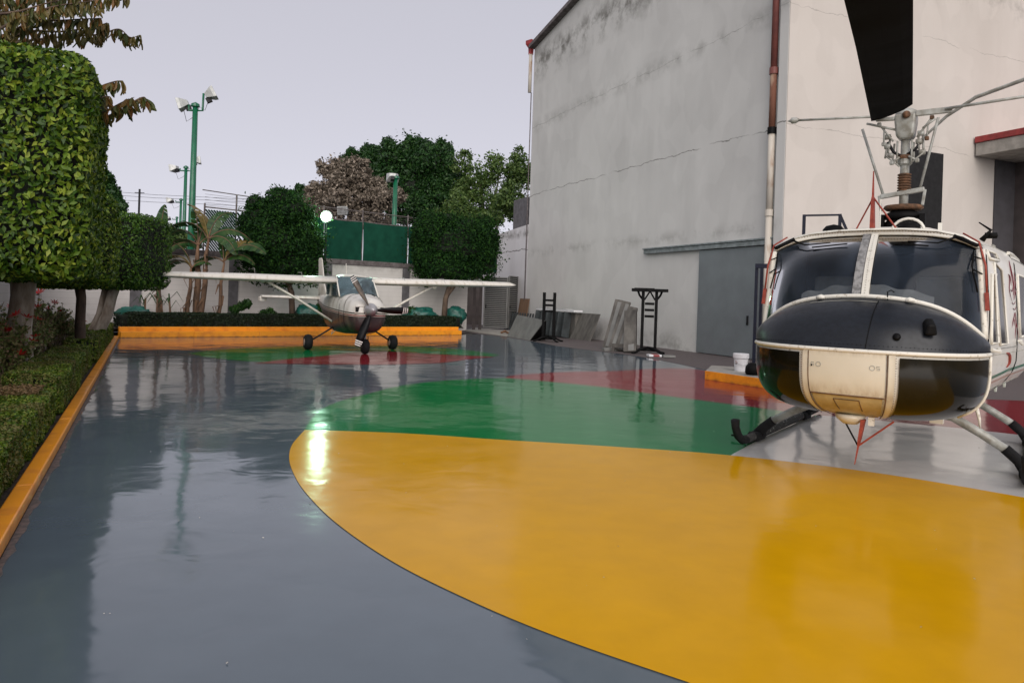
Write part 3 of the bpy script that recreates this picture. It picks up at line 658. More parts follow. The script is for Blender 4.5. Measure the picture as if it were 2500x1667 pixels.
# far mast and overhead wires
q = P(341, 462, 60); t = thing('far_mast', 'thin dark mast far behind the banana plants', 'pole', (q.x, q.y, 0))
MB().tube([(0, 0, 0), (0, 0, q.z)], .08, 6).build('shaft', m_darkm, t); MB().tube([(-.4, 0, q.z - .3), (.4, 0, q.z - .3)], .03, 5).build('crossarm', m_darkm, t)
for k, (v0, v1) in enumerate(((470, 480), (478, 487), (489, 497))):
    w = MB().tube([P(230, v0 - 2, 60), P(300, v0, 60), P(380, (v0 + v1) / 2 + 1, 60), P(470, v1, 60), P(600, v1 + 7, 60)], .014, 4).build('overhead_wire', m_darkm)
    tag(w, ('uppermost', 'middle', 'lowest')[k] + ' of three thin overhead wires in the sky left of the poles', 'wire', 'overhead wires')
m_leafC = leafmat('mid_ficus_leaf', [(.012, .038, .005), (.04, .11, .010), (.11, .20, .018)])
# ---------------------------------------------------------------- clipped trees on the left
def topiary(label, base, ctr_dx, a, b, c, zc, rot, mat, leaf, n, trunks, seed, single=0, bark=m_bark, asp=.5, e=7):
    t = thing('clipped_tree', label, 'tree', (base[0], base[1], 0), rot, 'clipped block-shaped trees')
    for x0, y0, x1, y1, r in trunks:
        m_ = MB(); zt_ = zc - c + .25
        pts = [Vector((lerp(x0, x1, k / 4) + .03 * math.sin(k * 2 + seed), lerp(y0, y1, k / 4) + .03 * math.cos(k * 3), zt_ * k / 4)) for k in range(5)]
        m_.tube(pts, [r * 1.35, r * 1.05, r, r * .95, r * 1.1], 12)
        m_.build('trunk', bark, t, smooth=True)
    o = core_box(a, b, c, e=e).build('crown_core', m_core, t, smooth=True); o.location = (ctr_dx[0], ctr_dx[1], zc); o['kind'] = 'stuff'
    p, nr = sbox_pts(n, a, b, c, e=e); p += np.array([ctr_dx[0], ctr_dx[1], zc])
    leaf_obj('foliage', p, nr, leaf, mat, t, aspect=asp, jit=.55, fold=.3, down=.25)
    if single:
        # nearest leaves, each a part
        camv = Matrix.Rotation(-rot, 3, 'Z') @ (Vector((0, 0, CAMH)) - Vector((base[0], base[1], 0)))
        p2, n2_ = sbox_pts(6000, a + .03, b + .03, c + .03, e=e, depth=.02); p2 += np.array([ctr_dx[0], ctr_dx[1], zc])
        v = p2 - np.array(camv); vv = -v / np.linalg.norm(v, axis=1, keepdims=True)
        ok = ((n2_ * vv).sum(1) > .35); p2, n2_ = p2[ok][:single], n2_[ok][:single]
        mm = [leaf_mesh('leaf', np.zeros((1, 3)), np.array([[0, 0, 1.]]), leaf * 1.15, aspect=asp, jit=.01, fold=.35, var=.01) for _ in range(3)]
        for q in mm: q.materials.append(mat)
        for i in range(len(p2)):
            o = bpy.data.objects.new('leaf', mm[i % 3]); COL.objects.link(o); o.parent = t; o.location = p2[i]
            d = Vector(n2_[i]) + Vector((random.gauss(0, .4), random.gauss(0, .4), random.gauss(0, .4)))
            o.rotation_euler = (d.to_track_quat('Z', 'Y').to_matrix() @ Matrix.Rotation(random.uniform(0, 6.3), 3, 'Z')).to_euler()
    return t
ca = math.atan2(.892, -.452) - math.pi / 2          # beds run along this direction
topiary('largest clipped tree, a tall bright green block crown nearest on the left', Lp(7.1, 1.15)[:2], (.0, .15), 1.26, 1.80, 1.42, 3.16, ca, m_leafA, .088, 42000, [(.22, 1.25, .2, 1.35, .17)], 1, single=290, e=13)
topiary('middle clipped tree squeezed between the largest block crown and the small far cube', Lp(12.9, .85)[:2], (.05, 0), .98, 1.5, .98, 2.60, ca, m_leafA, .085, 16000, [(.42, .2, .3, .3, .10)], 2, bark=m_bark2)
topiary('small far cube-shaped clipped tree on two leaning pale trunks', (P(226, 800, 18.6).x, 18.6), (.72, .3), .74, 1.0, .98, 2.58, 0, m_leafC, .075, 12000, [(-.10, 0, .30, .2, .11), (.12, -.1, .60, 0, .13)], 3, asp=.5)
# low box hedges
def hedge(label, fn, a0, a1, o0, o1, h, n, leaf=.03, mat=m_leafH, zb=.05, rowlab=None):
    ctr = (fn(a0, (o0 + o1) / 2) + fn(a1, (o0 + o1) / 2)) / 2
    d = fn(a1, 0) - fn(a0, 0); rot = math.atan2(d.y, d.x)
    t = thing('low_hedge', label, 'hedge', (ctr.x, ctr.y, 0), rot, 'clipped low hedges')
    A, Bh, Ch = d.length / 2, (o1 - o0) / 2, h / 2
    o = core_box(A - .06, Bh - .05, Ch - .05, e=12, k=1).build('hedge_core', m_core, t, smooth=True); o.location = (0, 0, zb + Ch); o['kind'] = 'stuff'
    p, nr = sbox_pts(n, A, Bh, Ch, e=14, depth=.04, lump=.03); p += np.array([0, 0, zb + Ch])
    p = p[:]; leaf_obj('foliage', p, nr, leaf, mat, t, aspect=.6, jit=.6); return t
hedge('nearest low box hedge along the orange kerb, darker and lowest', Lp, -1, 5.6, .18, .80, .40, 80000, .034)
hedge('second low box hedge from the camera, with a bright flat-cut top', Lp, 5.75, 8.9, .16, .78, .52, 42000, .034)
hedge('third low box hedge, below the middle clipped tree', Lp, 9.0, 12.2, .2, .85, .42, 26000, .036)
hedge('fourth low box hedge at the far end of the left bed', Lp, 12.4, 20.9, .14, .75, .50, 40000, .044)
hedge('long dark hedge along the stepped orange kerb behind the aeroplane', Bp, -.1, 13.95, 2.45, 3.1, .55, 42000, .055, m_leafHd, .27)
# dead clippings lying on the hedge top
p = np.array([tuple(Lp(random.uniform(4.7, 5.55), random.uniform(.3, .75), .46 + random.random() * .03)) for _ in range(900)])
o = leaf_obj('hedge_clippings', p, np.tile([0, 0, 1.], (900, 1)), .04, leafmat('dead_clipping', [(.12, .07, .03), (.28, .19, .10)]), None, aspect=.5, jit=.4); tag(o, 'brown dead clippings on the far end of the nearest hedge', 'clippings')
# red-flowered shrubs in the bed
def shrub(label, x, y, h, r, nst, nfl, seed):
    rr = random.Random(seed); t = thing('red_flowered_shrub', label, 'shrub', (x, y, .05), rr.uniform(0, 6), 'straggly red-flowered shrubs')
    mb = MB(); tips = []
    for k in range(nst):
        a_ = rr.uniform(0, 6.28); q = r * math.sqrt(rr.random()); hh = h * rr.uniform(.65, 1.05) * (1 - .35 * (q / r) ** 2)
        pts = [Vector((.12 * math.cos(a_), .12 * math.sin(a_), 0))]
        for j in range(1, 5):
            f = j / 4; pts.append(Vector((q * f * math.cos(a_ + .3 * math.sin(j + k)), q * f * math.sin(a_ + .3 * math.sin(j + k)), hh * f ** .85)))
        mb.tube(pts, [.012, .010, .008, .006, .004], 5); tips.append(pts)
        for b_ in range(3):
            s_ = pts[2].lerp(pts[3], rr.random()); e_ = s_ + Vector((rr.uniform(-.2, .2), rr.uniform(-.2, .2), rr.uniform(.1, .3))); mb.tube([s_, e_], [.006, .003], 4); tips.append([s_, s_, s_, s_.lerp(e_, .5), e_])
    st = mb.build('stems', M_stem, t); st['kind'] = 'stuff'
    P_, N_ = [], []
    for pts in tips:
        for _ in range(44):
            f = rr.random() ** .7; j = min(3, int(f * 4)); q = pts[j].lerp(pts[j + 1], f * 4 - j); d = Vector((rr.gauss(0, 1), rr.gauss(0, 1), rr.gauss(.3, 1))).normalized()
            P_.append(q + d * rr.uniform(.01, .06)); N_.append(d)
    leaf_obj('foliage', np.array([tuple(q) for q in P_]), np.array([tuple(q) for q in N_]), .065, m_leafRose, t, aspect=.5, jit=.7)
    for k in range(nfl):
        q = tips[(k * 4) % len(tips)][4]; n_ = 9; ang = np.arange(n_) / n_ * 6.283
        d = np.stack([np.cos(ang), np.sin(ang), np.full(n_, .35)], 1); me = MB()
        for dd in d:
            dd = Vector(dd); s_ = dd.cross(Vector((0, 0, 1))).normalized() * .016; L_ = rr.uniform(.09, .13)
            me.add([(0, 0, 0), tuple(dd * L_ * .5 - s_), tuple(dd * L_), tuple(dd * L_ * .5 + s_)], [(0, 1, 2), (0, 2, 3)])
        f = me.build('flower', m_flower, t); f.location = q + Vector((0, 0, .01)); f.rotation_euler = (rr.uniform(-.6, .6), rr.uniform(-.6, .6), 0)
M_stem = M('shrub_stem', (.34, .25, .18), .9, col2=(.16, .11, .08), scale=12)
for i, (s_, o_, h_, r_, ns, nf, lb) in enumerate([
    (7.9, 1.02, 1.25, .42, 26, 8, 'straggly red-flowered shrub nearest the camera, behind the second low hedge'),
    (9.6, 1.2, 1.4, .5, 28, 8, 'straggly red-flowered shrub before the pale trunk of the largest clipped tree'),
    (11.2, 1.1, 1.4, .5, 26, 8, 'straggly red-flowered shrub just behind the pale trunk of the largest clipped tree'),
    (13.2, 1.1, 1.35, .5, 24, 7, 'straggly red-flowered shrub below the middle clipped tree'),
    (15.2, 1.0, 1.2, .5, 20, 3, 'straggly red-flowered shrub farthest along the bed beside the leaning trunks'),
    (11.6, 1.9, 1.5, .5, 22, 5, 'straggly red-flowered shrub close to the white side wall')]):
    q = Lp(s_, o_); shrub(lb, q.x, q.y, h_, r_, ns, nf, 20 + i)
# leaf litter on the soil
p = np.array([tuple(Lp(random.uniform(2.5, 13), random.uniform(.8, 2.4), .06 + random.random() * .02)) for _ in range(2500)])
o = leaf_obj('leaf_litter', p, np.tile([0, 0, 1.], (2500, 1)), .07, leafmat('litter', [(.10, .05, .03), (.22, .13, .07), (.08, .03, .02)]), None, aspect=.5, jit=.4); tag(o, 'dry brown leaf litter scattered on the bed soil', 'leaf litter')

# overhanging tree, top left, with drooping leaflets on arching sprays
T = thing('overhanging_tree', 'tree with drooping brown-green leaves overhanging the top left corner', 'tree', (-11.2, 10.4, 0)); L = T.location
tr0 = Vector((-11.2, 10.4, 0))
MB().tube([tr0, tr0 + Vector((.1, -.2, 2.5)), P(-170, 130, 9.9)], [.2, .16, .12], 10).build('trunk', m_bark2, T, smooth=True, off=L)
lm = []
for k in range(3):
    mb = MB(); mb.grid(lambda i, j, k=k: Vector(((j - .5) * .058 * math.sin(math.pi * min(1, i * .93 + .05)) ** .7 * 2 * .5 + .01 * math.sin(i * 4 + k), .03 * abs(j - .5) + .015 * math.sin(i * 3), -.185 * i)), 6, 2)
    lm.append(mb)
lms = []
for mb in lm:
    me = bpy.data.meshes.new('leaf'); me.from_pydata([tuple(q) for q in mb.v], [], mb.f); me.materials.append(m_leafO); lms.append(me)
sprays = [
    [(-120, 150), (20, 60), (120, 20), (230, 2), (310, -18)], [(-100, 160), (60, 62), (160, 50), (250, 45)], [(-60, 130), (60, 80), (150, 78), (230, 66), (262, 56)],
    [(-80, 150), (20, 110), (110, 95), (200, 88), (248, 84), (290, 72), (318, 92), (342, 86)], [(-60, 120), (40, 100), (90, 112), (122, 132), (146, 130)],
    [(-60, -20), (80, -30), (200, -40), (330, -50)], [(-90, 10), (40, -8), (140, -12), (230, -25)], [(-90, 90), (-20, 20), (60, 0)], [(-80, 130), (-10, 100), (50, 118)],
    [(-60, 60), (10, 30), (90, 40), (170, 18), (240, 20)], [(-60, 40), (40, 30), (110, 10), (200, -10)],
    [(150, 190), (200, 165), (218, 158)], [(170, 250), (240, 215), (280, 200), (300, 198)], [(190, 300), (262, 270), (300, 250), (328, 238)], [(230, 300), (300, 268), (332, 246), (352, 238), (360, 250)],
    [(180, 270), (246, 240), (268, 236)], [(-40, 160), (0, 130), (40, 128)]]
cnt = 0; extra = MB()
for si, sp in enumerate(sprays):
    Y = 9.6 + (si % 5) * .22
    pts = smooth_curve([P(u, v, Y + .05 * i) for i, (u, v) in enumerate(sp)], 8)
    MB().tube(pts, [lerp(.022, .004, i / (len(pts) - 1)) for i in range(len(pts))], 5).build('branch', m_bark2, T, smooth=True, off=L)
    Ln = sum((pts[i + 1] - pts[i]).length for i in range(len(pts) - 1)); step = .021; n = int(Ln / step)
    for k in range(n):
        f = k / n * (len(pts) - 1); i = int(f); q = pts[i].lerp(pts[i + 1], f - i); u_ = (q.x * FPX / q.y)
        if f < 3 and si < 11: continue
        if random.random() < .12: continue
        side = random.choice((-1, 1)); tdir = (pts[i + 1] - pts[i]).normalized()
        e_ = (random.gauss(0, .22), random.gauss(0, .25) - .22 * side, random.uniform(0, 6.28)); sc = random.uniform(.7, 1.15)
        if cnt < 290 and u_ > -1290 and random.random() < .5:
            o = bpy.data.objects.new('leaf', lms[cnt % 3]); COL.objects.link(o); o.parent = T; o.location = q - L; o.rotation_euler = e_; o.scale = (sc,) * 3; cnt += 1
        else:
            m_ = Matrix.Translation(q) @ (Matrix.Rotation(e_[2], 4, 'Z') @ Matrix.Rotation(e_[1], 4, 'Y') @ Matrix.Rotation(e_[0], 4, 'X')); src = lm[k % 3]
            extra.add([tuple(m_ @ (Vector(p) * sc)) for p in src.v], src.f)
extra.build('foliage', m_leafO, T, kind='stuff', off=L)

# ---------------------------------------------------------------- trees at the back
def tree(name, label, base, clumps, n, leaf, mat, trunk, group=None, core=True, bark=m_bark2, low=-.9, asp=.5, ck=.66, corem=None, shell=.4):
    t = thing(name, label, 'tree', base, 0, group); L = Vector(base)
    for j, tk in enumerate(trunk): tk.build('trunk' if j == 0 else 'limb', bark, t, smooth=True, off=L)
    if core:
        o = lump_core(clumps, ck).build('crown_core', corem or m_core, t, smooth=True, off=L); o['kind'] = 'stuff'
    p, d = clump_pts(clumps, n, shell=shell, low=low); p -= np.array(base)
    leaf_obj('foliage', p, d, leaf, mat, t, aspect=asp, jit=.8); return t
def ppc(l):                                          # (u, v, Y, ru, rv) -> clump
    out = []
    for u, v, Y, ru, rv in l:
        c = P(u, v, Y); out.append((tuple(c), (ru * Y / FPX, max(ru, rv) * Y / FPX * .8, rv * Y / FPX)))
    return out
def ln(*pts, r=.1, r1=.05, n=7): 
    k = len(pts) - 1; return MB().tube([Vector(p) for p in pts], [lerp(r, r1, i / k) for i in range(k + 1)], n)
# bushy dark tree before the wall, left of the lit lamp
bA = P(716, 760, 29.0); bA.z = .3
cl = ppc([(690, 590, 28.4, 88, 78), (640, 540, 28.6, 48, 48), (732, 545, 28.3, 46, 50), (660, 655, 28.3, 66, 46), (745, 640, 28.3, 48, 62), (690, 500, 28.6, 40, 34), (625, 500, 28.7, 24, 24), (748, 600, 28.4, 42, 56), (640, 610, 28.4, 52, 48), (720, 520, 28.0, 50, 36), (606, 550, 28.8, 28, 30)])
tree('bushy_tree', 'dense dark bushy tree against the back wall, left of the lit floodlight', bA, cl, 36000, .12, m_leafDk, [ln(bA, P(712, 715, 28.8), P(700, 680, 28.6), r=.13, r1=.1), ln(P(706, 700, 28.7), P(735, 660, 28.5), r=.07)])
bB = P(1083, 770, 33.2); bB.z = .3
cl = ppc([(1110, 600, 33.6, 100, 72), (1060, 560, 33.6, 46, 36), (1150, 565, 33.8, 52, 40), (1040, 630, 33.4, 42, 50), (1160, 640, 33.6, 56, 56), (1090, 650, 33.2, 76, 44), (1195, 600, 34.0, 30, 40), (1090, 540, 33.6, 36, 20), (1180, 545, 34.0, 30, 18), (1020, 590, 33.6, 24, 30)])
tree('bushy_tree', 'dense dark bushy tree against the back wall, at the right over the aeroplane wing', bB, cl, 38000, .12, m_leafDk, [ln(bB, P(1088, 730, 33.1), P(1100, 690, 33.3), r=.14, r1=.11), ln(P(1090, 725, 33.1), P(1125, 680, 33.4), r=.08)])
# trees beyond the court
def far(label, mat, l, n, leaf, base_u, Y, seed=0, core=True, corem=None, ck=.6, shell=.5, sub=5):
    big = ppc(l); rr = random.Random(seed); cl = []
    for c, r in big:
        cl.append((c, tuple(x * .8 for x in r)))
        for _ in range(sub):
            t_ = rr.uniform(0, 6.28); ph = rr.uniform(-.6, 1.3); m_ = rr.uniform(.6, .95)
            cl.append(((c[0] + r[0] * m_ * math.cos(t_) * math.cos(ph), c[1] + r[1] * m_ * math.sin(t_) * math.cos(ph), c[2] + r[2] * m_ * math.sin(ph)), tuple(x * rr.uniform(.22, .42) for x in r)))
    b0 = P(base_u, 700, Y); b0.z = 0; c0 = Vector(big[0][0])
    tk = [ln(b0, b0.lerp(c0, .5) + Vector((.2, 0, 0)), c0, r=.3, r1=.12)] + [ln(b0.lerp(c0, .45), Vector(c), r=.14, r1=.04) for c, r in big[1:5]]
    return tree('far_tree', label, b0, cl, n, leaf, mat, tk, 'trees beyond the court fence', core=core, corem=corem, ck=ck, shell=shell)
far('big rounded dark green tree, tallest beyond the fence', m_leafT, [(1010, 430, 58, 88, 92), (960, 405, 58, 46, 60), (1060, 400, 58.5, 50, 58), (1010, 380, 58, 40, 44), (1095, 460, 58, 50, 80), (940, 480, 57, 56, 60), (1040, 520, 57, 110, 50), (1085, 390, 59, 30, 40)], 60000, .27, 1010, 58, 1, corem=m_core, sub=9)
far('dark green tree seen between the brown tree and the tallest one', m_leafT, [(900, 420, 62, 50, 55), (862, 400, 62, 30, 34), (920, 400, 62, 32, 38), (890, 460, 61, 60, 40)], 26000, .27, 900, 62, 2, sub=9)
far('brown dry-looking blossoming tree beyond the fence', m_leafBr, [(850, 450, 52, 62, 52), (810, 420, 52, 36, 36), (870, 420, 52, 40, 36), (900, 470, 51.5, 46, 40), (790, 480, 52, 46, 40), (930, 495, 51, 58, 34), (840, 500, 51.5, 90, 34), (970, 480, 51, 24, 24), (800, 530, 51.5, 60, 26), (900, 535, 51.5, 70, 26), (720, 520, 52, 40, 26)], 34000, .24, 850, 52, 3, corem=m_coreB, ck=.40, sub=16, shell=.9)
far('sparse pale green tree with gaps of sky, right of the tallest tree', m_leafL, [(1170, 430, 56, 52, 58), (1220, 420, 56, 50, 50), (1262, 440, 57, 40, 60), (1200, 490, 55, 80, 46), (1150, 480, 55, 50, 50), (1240, 520, 55, 50, 34), (1130, 400, 56, 28, 36), (1265, 380, 57, 24, 24), (1180, 530, 55, 60, 26), (1250, 490, 56, 40, 40), (1272, 440, 57, 34, 50), (1270, 520, 57, 34, 34)], 13500, .27, 1200, 56, 4, core=False, shell=.9, sub=10)
far('grey-green small tree left of the brown one', m_leafT, [(700, 490, 60, 44, 26), (660, 500, 60, 30, 22), (735, 480, 60, 30, 26), (745, 520, 60, 46, 36)], 12000, .27, 700, 60, 5, ck=.5, sub=8)
far('small tree rising just behind the fence, in front of the pale green one', m_leafL, [(1200, 535, 46, 40, 22), (1120, 510, 45, 46, 42), (1080, 540, 45, 44, 40), (1160, 540, 45, 40, 30)], 9000, .2, 1120, 45, 6, ck=.5, sub=6)
far('leafy tree glimpsed behind the clipped crowns on the left', m_leafT, [(272, 480, 30, 24, 34), (290, 505, 30, 22, 24), (262, 440, 30, 16, 20)], 3500, .16, 280, 30, 7, ck=.45, sub=6)
far('pale leafy tree glimpsed behind the banana plants', m_leafL, [(420, 580, 45, 36, 30), (470, 590, 45, 30, 26), (380, 600, 45, 30, 24)], 6000, .2, 430, 45, 8, ck=.45, sub=6)
# small shrub against wall
for k, (u, v, r_, lb) in enumerate([(601, 752, 17, 'small round dark shrub by the third wall pillar'), (572, 756, 10, 'little shrub at the foot of the second wall pillar'), (655, 770, 22, 'low dark bush right behind the aeroplane tail'), (1010, 770, 24, 'low dark bush beside the right tree trunk'), (780, 758, 20, 'dark bush under the aeroplane cabin')]):
    c_ = P(u, v, {601: 27.6, 572: 27.4, 655: 28.1, 780: 29.3}.get(u, 32.3)); rr_ = r_ * c_.y / FPX
    cl = make_clumps((c_.x, c_.y, c_.z), (rr_, rr_, rr_), 6, .5, k); t = thing('garden_shrub', lb, 'shrub', (c_.x, c_.y, .28), 0, 'garden shrubs by the back wall')
    p, d = clump_pts(cl, 1400, shell=.6); leaf_obj('foliage', p - np.array([c_.x, c_.y, .28]), d, .10, m_leafB, t, aspect=.5)
    o = lump_core(cl, .6).build('crown_core', m_core, t, smooth=True, off=(c_.x, c_.y, .28)); o['kind'] = 'stuff'
# ---------------------------------------------------------------- banana plants
def banana(label, u0, u1, vtop, Y, leaves, seed, r=.09):
    rr = random.Random(seed); b0 = P(u0, 770, Y); b0.z = .28; tp = P(u1, vtop, Y)
    t = thing('banana_plant', label, 'banana plant', b0, 0, 'banana plants before the back wall'); L = b0
    pts = [b0.lerp(tp, k / 6) + Vector((.03 * math.sin(k * 1.7 + seed), 0, 0)) for k in range(7)]
    MB().tube(pts, [r * 1.25, r * 1.05, r, r * .95, r * .85, r * .7, r * .4], 9).build('stem', m_banst, t, smooth=True, off=L)
    mb = MB()
    for k in range(7):
        q = pts[1 + k % 5] + Vector((rr.uniform(-.05, .05), -.06, 0)); mb.tube([q, q + Vector((rr.uniform(-.2, .2), -.12, -.05)), q + Vector((rr.uniform(-.2, .2), -.12, -.4))], [.03, .04, .01], 5, flat=.3)
    mb.build('dead_sheaths', m_banst, t, off=L)
    for (az, up, Ln, w, mat) in leaves:
        az = R(az); up = R(up); d = Vector((math.cos(az) * math.cos(up), math.sin(az) * math.cos(up) * .7, math.sin(up)))
        n_ = 16; q = tp.copy(); Ln *= 1.05; w *= 1.1; spine = [q.copy()]; dd = d.copy()
        for k in range(n_): q = q + dd * Ln / n_; dd = (dd + Vector((0, 0, -.125 - .03 * rr.random()))).normalized(); spine.append(q.copy())
        side = Vector((-math.sin(az), math.cos(az) , 0)); side = (side + Vector((.0, -.55, .35))).normalized(); mb = MB()
        for sg in (-1, 1):
            for k in range(2, n_):
                f0 = (k - 2) / (n_ - 2); f1 = (k - 1) / (n_ - 2)
                def wd(f): return w * (math.sin(math.pi * min(1, f * .96 + .03)) ** .55)
                gap = .12 * rr.random() if rr.random() < .55 else 0; dr = Vector((0, 0, -.10 - .25 * rr.random() * (1 if gap else .3)))
                a_, b_ = spine[k], spine[k + 1].lerp(spine[k], gap)
                e0, e1 = a_ + (side * sg + dr * .8) * wd(f0), b_ + (side * sg + dr * .8) * wd(f1)
                mb.add([tuple(a_), tuple(b_), tuple(e1), tuple(e0)], [(0, 1, 2, 3)])
        lf = mb.build('leaf', mat, t, off=L)
        MB().tube(spine, [lerp(.03, .006, i / n_) for i in range(n_ + 1)], 5).build('midrib', m_banay if mat is m_banay else m_banst, lf, smooth=True, off=L)
G_, Y_ = m_bana, m_banay
banana('banana plant with a yellowing leaf arching left beside the cube-shaped clipped tree', 455, 468, 655, 26.6, [(165, 60, 1.3, .17, Y_), (150, 45, 1.5, .2, G_), (20, 60, .8, .15, G_), (175, 75, 1.5, .16, G_)], 1, .08)
banana('tall thick banana plant, second from the left, with dark drooping leaves', 480, 484, 600, 26.9, [(150, 60, 1.6, .26, G_), (30, 55, 1.5, .26, G_), (200, 40, 1.4, .24, G_), (80, 75, 1.3, .24, G_), (120, 80, 1.6, .22, G_)], 2, .12)
banana('tall banana plant, third from the left, leaning slightly', 491, 508, 585, 26.8, [(170, 60, 1.8, .26, G_), (20, 50, 1.8, .27, G_), (60, 75, 1.5, .24, G_), (-20, 30, 1.5, .24, G_), (140, 75, 1.9, .26, Y_)], 3, .10)
banana('slender banana plant, fourth from the left, with leaves spreading both ways', 532, 546, 640, 26.7, [(165, 35, 1.6, .19, G_), (5, 50, 1.3, .22, G_), (25, 70, 1.5, .22, Y_), (-10, 60, 1.9, .24, G_), (120, 80, 1.0, .16, G_)], 4, .07)
banana('banana plant half hidden behind the cube-shaped clipped tree with one upright leaf', 392, 386, 640, 27.0, [(150, 80, 2.0, .24, G_), (95, 85, 2.2, .22, G_), (160, 60, 1.8, .26, Y_), (20, 65, 1.9, .25, G_)], 5, .09)
for k, (u, sd_) in enumerate(((381, 1), (414, -1), (352, 1))):
    b0 = P(u, 770, 26.2); b0.z = .28; t = thing('young_palm', f'{("first", "second", "third")[k]} small bare palm sprout by the white wall, {("right of the pillar", "with a thin brown stem", "drooping")[k]}', 'plant', b0)
    MB().tube([(0, 0, 0), (.02, 0, .5), (.03 * sd_, 0, 1.0)], [.05, .035, .03], 6).build('stem', m_banst, t, smooth=True)
    for j in range(5):
        a_ = j * 1.3 + k; MB().tube([(0, 0, .6 + .1 * j), (.25 * math.cos(a_), .2 * math.sin(a_), .95 + .08 * j), (.5 * math.cos(a_), .3 * math.sin(a_), .7 + .05 * j)], [.02, .028, .006], 5, flat=.3).build('frond', m_leafB, t)
# ---------------------------------------------------------------- green bags
def bag(label, u, v, Y, w, h, seed):
    c_ = P(u, v, Y); z0 = max(.28, c_.z - h / 2)
    def f(i, j):
        t_ = i * 6.2832; ph = (j - .5) * 3.1416 * .999; d = Vector((math.cos(t_) * math.cos(ph), math.sin(t_) * math.cos(ph), math.sin(ph)))
        k = 1 + .35 * noise.noise(d * 2.1 + Vector((seed, 0, 0))) + .22 * noise.noise(d * 5 + Vector((seed, 3, 0))) + .10 * abs(noise.noise(d * 13 + Vector((seed, 3, 0))))
        return Vector((d.x * w / 2 * k, d.y * w * .3 * k, max(0, h / 2 + d.z * h / 2 * k)))
    o = MB().grid(f, 26, 14).build('garden_bag', m_tarp, None, smooth=True); o.location = (c_.x, c_.y, z0 ); return tag(o, label, 'bag', 'green plastic garden bags')
bag('green plastic bag behind the left end of the back hedge', 330, 770, 25.3, 1.3, .6, 1)
bag('green plastic bag beside the small shrub, partly behind the aeroplane struts', 752, 778, 29.1, 1.1, .9, 2)
bag('wide crumpled green plastic bag left of the pale tree trunk on the right', 1022, 773, 32.4, 1.6, .8, 3)
bag('smaller green plastic bag just right of the pale tree trunk', 1112, 770, 33.6, .9, .8, 4)

# ---------------------------------------------------------------- things stacked along the tall wall
wa = math.atan2(-.9165, .4)
def onwall(u, v):                                    # wall position s and offset of a ground point
    g = G(u, v); s_ = (g.x - 6.74) * .4 + (g.y - 25.4) * -.9165; o_ = (g.x - 6.74) * -.9165 + (g.y - 25.4) * -.4; return s_, o_
def sW(u): 
    x = ray(u, 760)[0]; return (x * 25.4 - 6.74) / (.4 + x * .9165)
def hz(u, v, off=0):
    s_ = sW(u); p = Wp(s_, off); return CAMH + ray(u, v)[1] * p.y
def leaning(name, label, cat, mat, u0, u1, vtop, off0, off1, thick=.04, grp=None):
    s0_, s1_ = sW(u0), sW(u1); h = hz((u0 + u1) / 2, vtop)
    t = thing(name, label, cat, Wp(s0_, off0), 0, grp); mb = MB(); p = []
    for dz, o_ in ((0, off0), (h, off1)):
        for s_ in (s0_, s1_):
            p += [Wp(s_, o_, dz), Wp(s_, o_ - thick, dz)]
    mb.add(p, [(0, 2, 3, 1), (4, 5, 7, 6), (0, 4, 6, 2), (1, 3, 7, 5), (0, 1, 5, 4), (2, 6, 7, 3)]); return t, mb, s0_, s1_, h
t, mb, *_ = leaning('brown_board', 'brown wooden board leaning upright against the wall beside the louvred gate', 'board', m_wood, 1271, 1293, 729, .3, .05); mb.build('board_face', m_wood, t, off=t.location)
t, mb, a, b_, h = leaning('corrugated_sheet', 'dark corrugated sheet standing behind the pale slanted panel', 'sheet', m_sheet, 1262, 1352, 765, .75, .55, .02)
for k in range(14):
    s_ = lerp(a, b_, (k + .5) / 14); MB().bar(Wp(s_, .78, 0), Wp(s_, .58, h), .12, .05, up=(-.9165, -.4, 0)).build('corrugation', m_sheet, t, off=t.location)
# pale slanted panel in front
q = [G(1240, 822), G(1295, 831), G(1316, 793), G(1248, 784)]
a_, b_ = G(1238, 821), G(1293, 831); t = thing('pale_panel', 'pale grey rectangular panel leaning in front of the dark corrugated sheet', 'panel', a_)
d = (b_ - a_); bk = Vector((.55, .75, 0)); top = .98
mb = MB(); p = [a_, b_, b_ + d * .32 + bk * .5 + Vector((0, 0, .86)), a_ + d * .15 + bk * .5 + Vector((0, 0, .98))]
mb.add(p + [x + bk * .06 for x in p], [(0, 1, 2, 3), (7, 6, 5, 4), (0, 4, 5, 1), (1, 5, 6, 2), (2, 6, 7, 3), (3, 7, 4, 0)]); mb.build('panel_face', m_panel, t, off=t.location)
p3 = [b_ + Vector((.02, 0, 0)), b_ + bk * 1.2, b_ + d * .32 + bk * .56 + Vector((0, 0, .84))]; mb = MB(); mb.add(p3 + [x + Vector((.03, -.02, 0)) for x in p3], [(0, 1, 2), (5, 4, 3), (0, 3, 4, 1), (1, 4, 5, 2), (2, 5, 3, 0)]); mb.build('side_brace', m_black, t, off=t.location)
